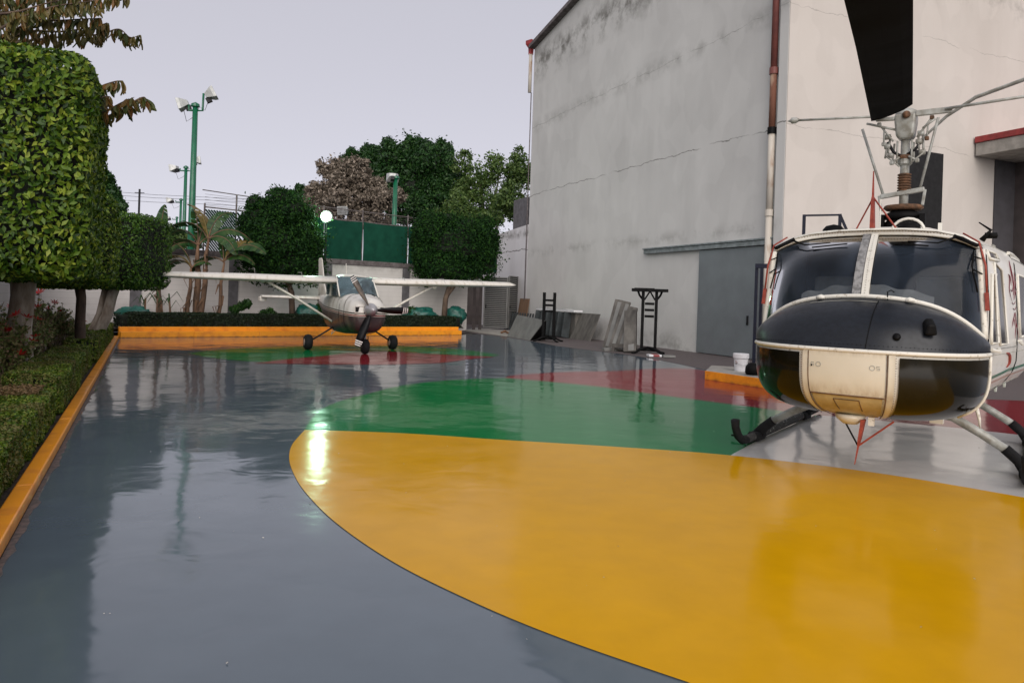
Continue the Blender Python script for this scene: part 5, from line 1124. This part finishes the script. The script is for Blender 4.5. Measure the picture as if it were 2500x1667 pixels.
# waterline trim and nose furniture
MB().tube([Mc(S_(k / 48), 1.318) + Vector((.004, 0, 0)) for k in range(49)], .020, 8).build('waterline_trim', m_frame, H, smooth=True)
mb = MB(); mb.grid(lambda i, j: low(lerp(.30, -.315, i), lerp(1.30, .90, j), .010), 14, 10); mb.build('nose_hatch', m_cream, H, smooth=True)
mb = MB(); mb.grid(lambda i, j: low(lerp(.29, -.305, i), lerp(.885, .66, j), .004), 14, 10); mb.build('lower_hatch', M('dirty_cream', (.52, .42, .22), .5, col2=(.34, .26, .12), scale=5), H, smooth=True)
for a_ in (-.345, .345):
    MB().grid(lambda i, j: low(a_ + lerp(.024, -.024, i), lerp(1.30, .64, j), .013), 2, 16).build('hatch_border', m_cream, H, smooth=True)
for a_ in (-.318, .312): MB().tube([low(a_, lerp(1.29, .66, k / 12), .014) for k in range(13)], .0045, 5).build('seam', m_rust, H)
MB().tube([low(lerp(-.31, .305, k / 12), .893, .013) for k in range(13)], .006, 5).build('seam', m_rust, H)
for pts in ([(-.12, .85), (.10, .85)], [(-.12, .85), (-.10, .74)], [(.10, .85), (.12, .74)]): MB().tube([low(lerp(pts[0][0], pts[1][0], k / 4), lerp(pts[0][1], pts[1][1], k / 4), .008) for k in range(5)], .004, 5).build('seam', m_rust, H)
for a_ in (-.23, .20):
    MB().tube([low(a_ + .02 * math.cos(k * .5236), 1.17 + .022 * math.sin(k * .5236), .012) for k in range(13)], .0028, 5).build('printed_ring', m_hub, H)
    MB().tube([low(a_ + (-.05 if a_ < 0 else .045) + q * .012, 1.17 + r_ * .016, .012) for q, r_ in ((1, 1), (-1, 1), (-1, 0), (1, 0), (1, -1), (-1, -1))], .0025, 4).build('printed_letter', m_hub, H)
MB().tube([low(-.287, 1.165 - .002 * k, .016) for k in range(2)] + [low(-.287, 1.15, .016)], .007, 5).build('hatch_latch', m_black, H)
for s_ in (-1, 1):
    MB().grid(lambda i, j: low(s_ * lerp(.40, .992, i if s_ < 0 else 1 - i), lerp(1.275, .655 + .03 * 0, j), .008), 22, 18).build('chin_window', m_bubble, H, smooth=True)
    MB().tube([low(s_ * .995, lerp(1.30, .70, k / 10), .012) for k in range(11)], .014, 6).build('chin_window_rim', m_frame, H, smooth=True)
# seam, cover box, latch and hook on the black nose
def npz(a, j, o=.004): return nose((math.asin(a) / (math.pi / 2) + 1) / 2, j, o)
MB().tube([npz(.17 - .03 * k / 10, k / 10 * .88 + .1) for k in range(11)], .0045, 5).build('seam', m_black, H)
MB().tube([npz(lerp(-.42, .17, k / 10), .13 + .05 * abs(k / 10 - .5)) for k in range(11)], .003, 5).build('seam', m_hub, H)
p = npz(.58, .60, .0); MB().box(p + Vector((.03, 0, .02)), (.20, .11, .10), rz=.35, ry=.5, top=.6).build('air_scoop', m_black, H, bevel=.02)
p = npz(.36, .80, .01); MB().lathe([(.0, -.01), (.035, 0), (.03, .02), (0, .022)], p, 12, 'X').build('latch_ring', m_black, H, smooth=True)
p = Bc(.24) + Vector((.02, 0, -.02)); MB().tube([p, p + Vector((.02, 0, .09)), p + Vector((.02, .03, .105)), p + Vector((.02, .06, .085))], .006, 5).build('hook', m_black, H, smooth=True)
for a_ in (-.36, .42): MB().lathe([(.0, 0), (.05, .0), (.045, .03), (.0, .045)], Bc(a_) + Vector((.01, 0, .0)), 10).build('sill_fitting', m_frame, H, smooth=True)
# rivets along the lower edge of the black nose
mb = MB(); [mb.box(nose(k / 90, .93, .003), (.006, .006, .006)) for k in range(91)]; mb.build('rivet_row', m_black, H, kind='stuff')
mb = MB(); [mb.box(low(sg * .372, lerp(1.27, .68, k / 26), .026), (.007, .007, .007)) for k in range(27) for sg in (-1, 1)]; mb.build('rivet_row', m_rust, H, kind='stuff')
# interior
MB().box((.95, 0, 1.58), (.45, 1.1, .30)).build('instrument_shroud', m_darkm, H, bevel=.05)
def cov(i, j): a = (i * 2 - 1) * .62; return Vector((1.12 + .10 * j + .06 * math.cos(a * 1.5), a, 1.965 - .30 * a * a - .26 * j + .012 * math.sin(i * 31) * (1 - j) + .02 * noise.noise(Vector((a * 6, j * 3, 0)))))
MB().grid(cov, 40, 6).build('dash_cover', M('khaki_cloth', (.42, .36, .28), .95, col2=(.28, .24, .185), scale=5, bump=.5), H, smooth=True)
for y in (-.55, .55):
    s_ = MB().box((.15, y, 1.25), (.5, .5, .14)).build('seat', m_seat, H, bevel=.04); MB().box((-.14, y, 1.68), (.12, .5, .85), ry=-.12).build('backrest', m_seat, s_, bevel=.04)
MB().box((-.6, 0, 1.6), (.05, 2.0, 1.6)).build('bulkhead', m_darkm, H)
# wipers
for s_ in (-1, 1):
    MB().tube([Tc(.80 * s_) + Vector((.06, 0, .03)), wsf((.62 * s_ + 1) / 2, .86, .05), wsf((.36 * s_ + 1) / 2, .84, .05)], [.012, .009, .006], 6).build('wiper_arm', m_black, H, smooth=True)
    MB().tube([wsf((.54 * s_ + 1) / 2, .80, .03), wsf((.2 * s_ + 1) / 2, .82, .03)], .008, 5).build('wiper_blade', m_black, H)
    MB().tube([Tc(.78 * s_) + Vector((.05, .0, .04)), Tc(.98 * s_) + Vector((.03, 0, .03)), Tc(1.0 * s_) + Vector((.03, .02 * s_, .05))], [.02, .022, .01], 6).build('wiper_motor', m_black, H, smooth=True)
    # red guard strips down the posts
    MB().tube([Tc(.86 * s_) + Vector((.03, 0, .09)), Tc(.98 * s_) + Vector((.04, .02 * s_, .06)), wsf(.5 + .5 * s_, .8, .04) + Vector((0, .03 * s_, 0)), wsf(.5 + .5 * s_, .42, .05) + Vector((0, .02 * s_, 0))], [.008, .010, .011, .010], 7).build('red_guard', m_redp, H, smooth=True)
    MB().bar(wsf(.5 + .5 * s_, .50, .05) + Vector((0, .02 * s_, 0)), wsf(.5 + .5 * s_, .30, .05) + Vector((0, .02 * s_, 0)), .035, .02).build('red_guard_foot', m_redp, H)
    a_ = [wsf(.5 + .47 * s_, .93, .03), wsf(.5 + .455 * s_, .7, .035), wsf(.5 + .475 * s_, .45, .03)]; MB().tube(a_, .008, 5).build('deflector_wire', m_black, H, smooth=True)
    for j in (.85, .68): MB().tube([wsf(.5 + .46 * s_, j, .035), wsf(.5 + .5 * s_, j + .03, .04)], .007, 5).build('deflector_wire', m_black, H)
# roof fittings
for y in (-.45, .30):
    MB().lathe([(.12, 0), (.115, .05), (.08, .09), (0, .11)], (.55, y, 2.55), 16).build('roof_vent', m_black, H, smooth=True)
MB().tube([(.60, .30 + .15 * math.cos(t_), 2.56 + .13 * math.sin(t_)) for t_ in [math.pi * k / 10 for k in range(11)]], .016, 6).build('vent_rim', m_frame, H, smooth=True)
MB().loft([[Vector((x, y * w, z)) for y, z in ((-1, 2.5), (-.9, zt_), (.9, zt_), (1, 2.5))] for x, w, zt_ in ((.35, .3, 2.60), (.1, .42, 2.66), (-.5, .48, 2.70), (-1.3, .55, 2.74), (-2.6, .5, 2.85), (-4.0, .3, 2.6))]).build('engine_cowling', m_heli, H, bevel=.05)
MB().lathe([(.26, 0), (.24, .10), (.18, .17), (.11, .20)], (-1.25, 0, 2.72), 18).build('transmission_top', m_black, H, smooth=True)
MB().box((-1.1, -.22, 2.83), (.12, .05, .22)).build('servo', m_black, H); MB().box((-1.1, .24, 2.83), (.10, .06, .22)).build('servo', m_black, H)
MB().tube([(.9, .98, 2.42), (.88, 1.05, 2.52), (.86, .95, 2.60)], [.03, .015, .006], 6).build('roof_antenna', m_black, H, smooth=True); MB().lathe([(.0, 0), (.03, .0), (.03, .10), (0, .11)], (.84, 1.0, 2.47), 10, 'Y').build('roof_light', m_black, H, smooth=True)
MB().lathe([(.03, 0), (.028, .04), (.0, .06)], (-.3, 1.02, 2.42), 10).build('roof_bolt', m_hub, H, smooth=True)
MB().tube([(.55, .02, 2.56), (.55, .02, 2.92)], .008, 5).build('white_antenna', m_frame, H); MB().box((-.2, .52, 2.64), (.04, .04, .16)).build('white_antenna', m_frame, H)
# wire cutters
uc = Vector((.86, 0, 2.57)); MB().loft([[uc + Vector((dx * w, dy * .4 * w, z)) + Vector((.06 * z, 0, 0)) for dx, dy in ((-1, -1), (1, -1), (1, 1), (-1, 1))] for z, w in ((0, .05), (.30, .035), (.34, .022), (.60, .010))]).build('upper_wire_cutter', m_redp, H)
for dy in (-.16, .22): MB().tube([uc + Vector((0, 0, .33)), uc + Vector((-.02, dy, .0))], .009, 5).build('cutter_brace', m_redp, H)
lc = Vector((1.58, .10, .64)); MB().loft([[lc + Vector((dx * w, dy * .4 * w - .10 * z * 0, -z)) + Vector((.05 * z, -.14 * z, 0)) for dx, dy in ((-1, -1), (1, -1), (1, 1), (-1, 1))] for z, w in ((0, .045), (.20, .032), (.26, .018), (.44, .008))]).build('lower_wire_cutter', m_redp, H)
for dy, m_ in ((-.20, m_black), (.26, m_redp)): MB().tube([lc + Vector((.01, -.04, -.26)), lc + Vector((-.02, dy, .01))], .009, 5).build('cutter_brace', m_, H)
MB().lathe([(.0, -.07), (.07, -.06), (.13, -.01), (.14, .03), (0, .03)], (1.52, -.03, .64), 18).build('belly_light', m_cream, H, smooth=True); MB().box((1.58, .17, .63), (.05, .05, .08)).build('drain', m_frame, H)
# side windows, door lines, emblem
def sp_(pts, name, mat, o=.006, parent=H, sub=6):
    fs = []; vs = [side(x, z, o) for x, z in pts]; return MB().add(vs, [tuple(range(len(vs)))]).build(name, mat, parent, solid=.004)
m_sgl = M('dark_side_glass', (.010, .008, .009), .12, col2=(.02, .016, .016), scale=2, spec=.2)
def win(pts, name='side_window'):
    w_ = sp_(pts, name, m_sgl); MB().tube([side(x, z, .010) for x, z in pts + pts[:1]], .014, 6).build('window_frame', m_frame, w_, smooth=True)
win([(.86, 1.42), (.86, 1.50), (.78, 2.10), (.70, 2.10), (.55, 1.42)]); win([(.47, 1.40), (.62, 2.22), (.30, 2.16), (.06, 1.40)]); win([(.80, 2.25), (.78, 2.33), (.42, 2.33), (.38, 2.25)], 'eyebrow_vent')
win([(-.78, 1.46), (-.72, 2.16), (-1.5, 2.16), (-1.6, 1.46)])
for xx in (.93, -.62):
    MB().tube([side(xx - .04 * math.sin(k), lerp(.86, 2.38, k / 14), .004) for k in range(15)], .006, 5).build('door_seam', m_darkm, H)
for x0_, x1_, z_ in ((.93, -.62, 1.36), (-.62, -2.2, 2.34)): MB().tube([side(lerp(x0_, x1_, k / 8), z_, .004) for k in range(9)], .006, 5).build('door_seam', m_hub, H)
MB().tube([side(-.52, 1.42, .03), side(-.60, 1.38, .05), side(-.66, 1.42, .03)], .015, 6).build('door_handle', m_frame, H); MB().tube([side(-.6, 2.40, .02), side(-1.2, 2.42, .03), side(-2.0, 2.40, .03)], .02, 6).build('door_track', m_frame, H)
MB().tube([side(.93, 1.36, .02), side(.8, 1.34, .06), side(.7, 1.36, .04)], .018, 6).build('door_handle', m_frame, H)
m_emb = M('emblem_dark_red', (.16, .015, .03), .5)
emb = [[(-.30, 2.30), (-.36, 2.18), (-.40, 2.02), (-.42, 1.86)], [(-.30, 2.30), (-.30, 2.18), (-.33, 2.05)], [(-.52, 2.18), (-.46, 2.06), (-.40, 1.96)], [(-.60, 2.10), (-.50, 2.00), (-.44, 1.92)], [(-.64, 2.0), (-.54, 1.95), (-.46, 1.87)], [(-.10, 2.14), (-.16, 2.08), (-.14, 1.98), (-.22, 1.90), (-.34, 1.84)], [(-.10, 2.14), (-.20, 2.11), (-.26, 2.02)],
       [(-.30, 1.84), (-.42, 1.82), (-.54, 1.86)], [(-.36, 1.78), (-.48, 1.76), (-.58, 1.80)], [(-.50, 1.74), (-.42, 1.68), (-.32, 1.62), (-.26, 1.56)], [(-.50, 1.74), (-.54, 1.62), (-.48, 1.50), (-.46, 1.44)], [(-.54, 1.62), (-.64, 1.54), (-.68, 1.42)], [(-.44, 1.66), (-.40, 1.58)], [(-.22, 1.98), (-.32, 1.96), (-.40, 2.02)]]
for pl_ in emb:
    pp_ = smooth_curve([Vector((x, 0, z)) for x, z in pl_], 5); n_ = len(pp_) - 1
    MB().tube([side(q.x, q.z, .006) for q in pp_], [.0012 + .0035 * math.sin(math.pi * (k / n_) ** .7) for k in range(n_ + 1)], 6, flat=.5).build('emblem_stroke', m_emb, H, smooth=True)
pp_ = smooth_curve([Vector((.1, 0, 1.30)), Vector((-.08, 0, 1.28)), Vector((-.14, 0, 1.20)), Vector((-.10, 0, 1.14))], 5); MB().tube([side(q.x, q.z, .006) for q in pp_], [.005 + .014 * math.sin(math.pi * k / (len(pp_) - 1)) for k in range(len(pp_))], 6).build('crescent_mark', m_redp, H)
for x, z in ((.55, .86), (.15, .80), (-.4, .78), (-.9, .84), (.8, .92), (-1.4, .86)): MB().box(side(x, z, .012), (.14, .03, .05), ry=.2).build('step_bracket', m_heli, H, bevel=.008)
for x in (.7, .2, -.3, -.8): MB().tube([side(x, .80, .003), side(x - .18, .70, .003), side(x - .32, .70, .003)], .005, 4).build('belly_seam', m_rust, H)
MB().box((.55, .62, .60), (.12, .12, .10)).build('tie_down', m_frame, H); MB().tube([(.35, .95, .74), (.36, .98, .62), (.33, .99, .52)], [.02, .016, .01], 6).build('tie_hook', m_frame, H, smooth=True)
# skids
for s_ in (-1, 1):
    y = 1.40 * s_
    MB().tube([(-3.3, y, .075), (-2, y, .06), (0, y, .06), (.35, y, .06), (.56, y, .085), (.72, y, .16), (.82, y, .27), (.84, y, .36)], [.042, .045, .045, .047, .05, .05, .047, .052], 12).build('skid_tube', m_rubber, H, smooth=True)
    MB().tube([(-2.6, y, .075), (.4, y, .075)], .052, 10).build('worn_skid_sleeve', M('worn_black', (.03, .03, .03), .8, col2=(.30, .30, .28), scale=22, lo=.34, hi=.40, detail=7, bump=.5), H, smooth=True)
    for x in (0, -2.3):
        MB().tube([(x, .10 * s_, .60), (x, .45 * s_, .60), (x, .72 * s_, .56), (x, .98 * s_, .42), (x, 1.22 * s_, .27)], .048, 12).build('cross_tube', m_hub, H, smooth=True)
        MB().tube([(x, 1.20 * s_, .285), (x, 1.32 * s_, .18), (x, 1.38 * s_, .10)], [.056, .058, .068], 12).build('skid_saddle', m_rubber, H, smooth=True)
        MB().box((x, 1.40 * s_, .07), (.34, .15, .11)).build('saddle_foot', m_rubber, H, bevel=.03)
    MB().tube([(.12, 1.50 * s_, .06), (.14, 1.68 * s_, .05)], .012, 5).build('ground_wheel_pin', m_black, H)
# rotor head
hx = -1.25; X_ = lambda v: 1.7 + (761 - v) / 189.0
def hp(x, y, v): return Vector((hx + x, y, X_(v)))
MB().tube([hp(0, 0, 560), hp(0, 0, 330)], .054, 16).build('mast', m_hub, H, smooth=True)
mb = MB(); 
for k in range(7): mb.lathe([(.060, 0), (.082, .012), (.082, .022), (.060, .034)], hp(0, 0, 468 - 4 * k * 1.6), 16)
mb.build('mast_boot', m_rust, H, smooth=True)
MB().lathe([(.08, -.035), (.20, -.03), (.235, 0), (.22, .03), (.08, .05)], hp(0, 0, 508), 20).build('swashplate', m_rust, H, smooth=True); MB().lathe([(.10, 0), (.24, .03), (.25, .07), (.12, .14), (.10, .16)], hp(0, 0, 540), 20).build('swashplate_base', m_black, H, smooth=True)
MB().bar(hp(.05, -.27, 479), hp(.05, .24, 465), .05, .06).build('scissor_lever', m_hub, H, bevel=.012); [MB().bar(hp(.05, y, v), hp(.05, y * .9, v + 38), .035, .04).build('lever_end', m_hub, H, bevel=.008) for y, v in ((-.28, 476), (.245, 466))]
MB().tube([hp(.05, -.23, 476), hp(.1, -.50, 308)], .017, 8).build('pitch_link', m_hub, H, smooth=True); MB().tube([hp(.05, .19, 462), hp(.1, .37, 298)], .017, 8).build('pitch_link', m_hub, H, smooth=True)
MB().lathe([(.09, 0), (.10, .02), (.08, .05)], hp(0, 0, 388), 14).build('collar', m_rust, H); MB().lathe([(.06, 0), (.085, .02), (.085, .08), (.06, .1)], hp(0, 0, 404), 14).build('collar', m_hub, H)
MB().loft([[hp(0, 0, v) + Vector((dx * w, dy * w2, 0)) for dx, dy in ((-1, -1), (1, -1), (1, 1), (-1, 1))] for v, w, w2 in ((342, .09, .06), (335, .13, .10), (300, .14, .12), (280, .13, .125))]).build('hub_yoke', m_hub, H, bevel=.03)
MB().lathe([(.12, -.02), (.135, .0), (.125, .06), (.08, .09), (.02, .10)], hp(0, 0, 283), 20).build('hub_cap', m_hub, H, smooth=True)
MB().lathe([(.0, -.02), (.05, -.01), (.04, .02), (0, .03)], hp(.16, .02, 285), 12, 'X').build('hub_nut', m_rust, H, smooth=True)
for y, v0, v1 in ((-.17, 330, 372), (-.20, 345, 385), (.15, 325, 370), (.20, 335, 380), (-.12, 350, 392), (.10, 350, 390)):
    MB().tube([hp(.05, y, v0), hp(.08, y * 1.1, v1)], .013, 6).build('damper_rod', m_hub, H, smooth=True)
for y, v in ((-.20, 332), (-.16, 378), (.18, 330), (.20, 376), (-.20, 355), (.16, 350)): MB().lathe([(.0, -.04), (.035, -.035), (.035, .035), (0, .04)], hp(.06, y, v), 10, 'Y').build('rod_joint', m_hub, H, smooth=True)
MB().tube([hp(.05, -.2, 345), hp(.08, -.12, 372), hp(.02, 0, 385)], .02, 6).build('mixing_arm', m_darkm, H, smooth=True); MB().tube([hp(.05, .2, 345), hp(.08, .12, 370), hp(.02, 0, 380)], .02, 6).build('mixing_arm', m_darkm, H, smooth=True)
for y0_, v0_, y1_, v1_, r_ in ((-.30, 300, -.13, 345, .014), (.30, 296, .14, 340, .014), (-.24, 312, -.24, 350, .011), (.26, 308, .25, 345, .011), (-.14, 398, -.05, 385, .016), (.15, 396, .05, 384, .016), (-.08, 345, -.08, 400, .012), (.085, 345, .085, 400, .012), (-.21, 380, -.05, 408, .011), (.22, 378, .05, 406, .011)):
    MB().tube([hp(.09, y0_, v0_), hp(.09, y1_, v1_)], r_, 6).build('control_rod', m_hub, H, smooth=True)
for y0_, v0_ in ((-.14, 398), (.15, 396), (-.24, 350), (.25, 345), (-.30, 300), (.30, 296)): MB().box(hp(.09, y0_, v0_), (.05, .05, .05)).build('rod_end', m_rust if y0_ > .2 else m_hub, H, bevel=.012)
# stabiliser bar, across the blades
sb = Vector((0, 1, 0)); db = Matrix.Rotation(R(-5), 3, 'Z') @ sb
MB().tube([hp(.1, 0, 283) + db * -.3 + Vector((0, 0, .02)), hp(.1, 0, 283) - db * 1.42 + Vector((0, 0, .12))], .016, 10).build('stabiliser_bar', m_hub, H, smooth=True)
MB().tube([hp(.1, 0, 281) + db * .45, hp(.1, 0, 281) + db * 1.45 + Vector((0, 0, .03))], .018, 10).build('stabiliser_bar', m_hub, H, smooth=True)
MB().bar(hp(.1, .12, 283), hp(.1, .52, 283), .05, .075).build('bar_frame', m_hub, H, bevel=.01); MB().bar(hp(.1, -.12, 290), hp(.1, -.34, 288), .05, .05).build('bar_frame', m_hub, H, bevel=.01)
MB().tube([hp(.1, -.10, 318), hp(.1, -.30, 305), hp(.1, -.45, 295)], .016, 6).build('bar_brace', m_hub, H, smooth=True); MB().tube([hp(.1, .2, 320), hp(.1, .34, 300)], .014, 6).build('bar_brace', m_hub, H, smooth=True)
e_ = hp(.1, 0, 283) - db * 1.42 + Vector((0, 0, .12)); MB().lathe([(.0, -.10), (.02, -.05), (.042, -.03), (.046, .02), (.03, .05), (.02, .07)], e_, 14, 'Y').build('bar_weight', m_hub, H, smooth=True)
# blades
def blade(sgn, name='rotor_blade'):
    bd = (Matrix.Rotation(R(7.0), 3, 'Z') @ Vector((1, 0, 0))) * sgn; bs = Vector((-bd.y, bd.x, 0)); z0_ = 4.235
    rings = []
    for r, ch, z in ((.22, .48, z0_), (.8, .48, z0_ + .01), (3, .48, z0_ + .01), (6, .48, z0_ - .12), (7.6, .48, z0_ - .30)):
        c0 = Vector((hx, 0, z)) + bd * r + bs * -.17 * sgn + bd * 0
        rings.append([c0 + bs * ch * k + Vector((0, 0, t_ + .05 * k)) + bd * (.50 * (k - .0) * (1 if r < .5 else 0)) for k, t_ in ((-.5, 0), (-.35, .03), (0, .04), (.3, .03), (.5, .0), (.3, -.025), (0, -.03), (-.35, -.02))])
    return MB().loft(rings).build(name, m_blade, H)
blade(1)
# bent grey bar behind the mast, a guessed tie-down
q0, q1, q2, q3 = P(2245, 345, 9.6), P(2310, 285, 9.4), P(2382, 238, 9.2), P(2540, 180, 8.9)
mw = H.matrix_basis.copy(); 
from mathutils import Euler
Hm = Matrix.Translation(H.location) @ Euler(H.rotation_euler).to_matrix().to_4x4(); inv = Hm.inverted()
pts = [inv @ q for q in (q0, q1, q2, q3)]
MB().tube(pts, [.03, .045, .055, .055], 8, flat=.35).build('tie_down_bar', m_hub, H, smooth=False)

mb = MB()
for k in range(70):
    t_ = -1 + 2 * k / 69; mb.box(Vector((.93 + .03 * t_ * t_, .97 * t_, 2.535 - .07 * t_ * t_ - .12 * abs(t_) ** 5)), (.008, .007, .007))
mb.build('rivet_row', m_rust, H, kind='stuff')
mb = MB()
for z in (1.30, 2.40, .92):
    for k in range(60): mb.box(side(.9 - k * .05, z, .003), (.007, .007, .007))
mb.build('rivet_row', m_hub, H, kind='stuff')
for s_ in (-1, 1):
    for y in (1.55, 2.85, 4.15):
        zz_ = 2.04 + (y - .5) * .022 - (.022 * -y if s_ < 0 else 0)
        MB().tube([(.27 - .0 * y, y * s_, zz_ + .02), (.10, y * s_, zz_ + .165), (-.5, y * s_, zz_ + .165)], .006, 4).build('panel_seam', m_hub, A)
for x in (1.35, .85): MB().tube([p * 1.0 + Vector((0, 0, 0)) for p in sring(x, .575 if x > 1 else .602, .55, 1.70, 24, 2.9)] , .005, 4).build('cowl_seam', m_darkm, A)
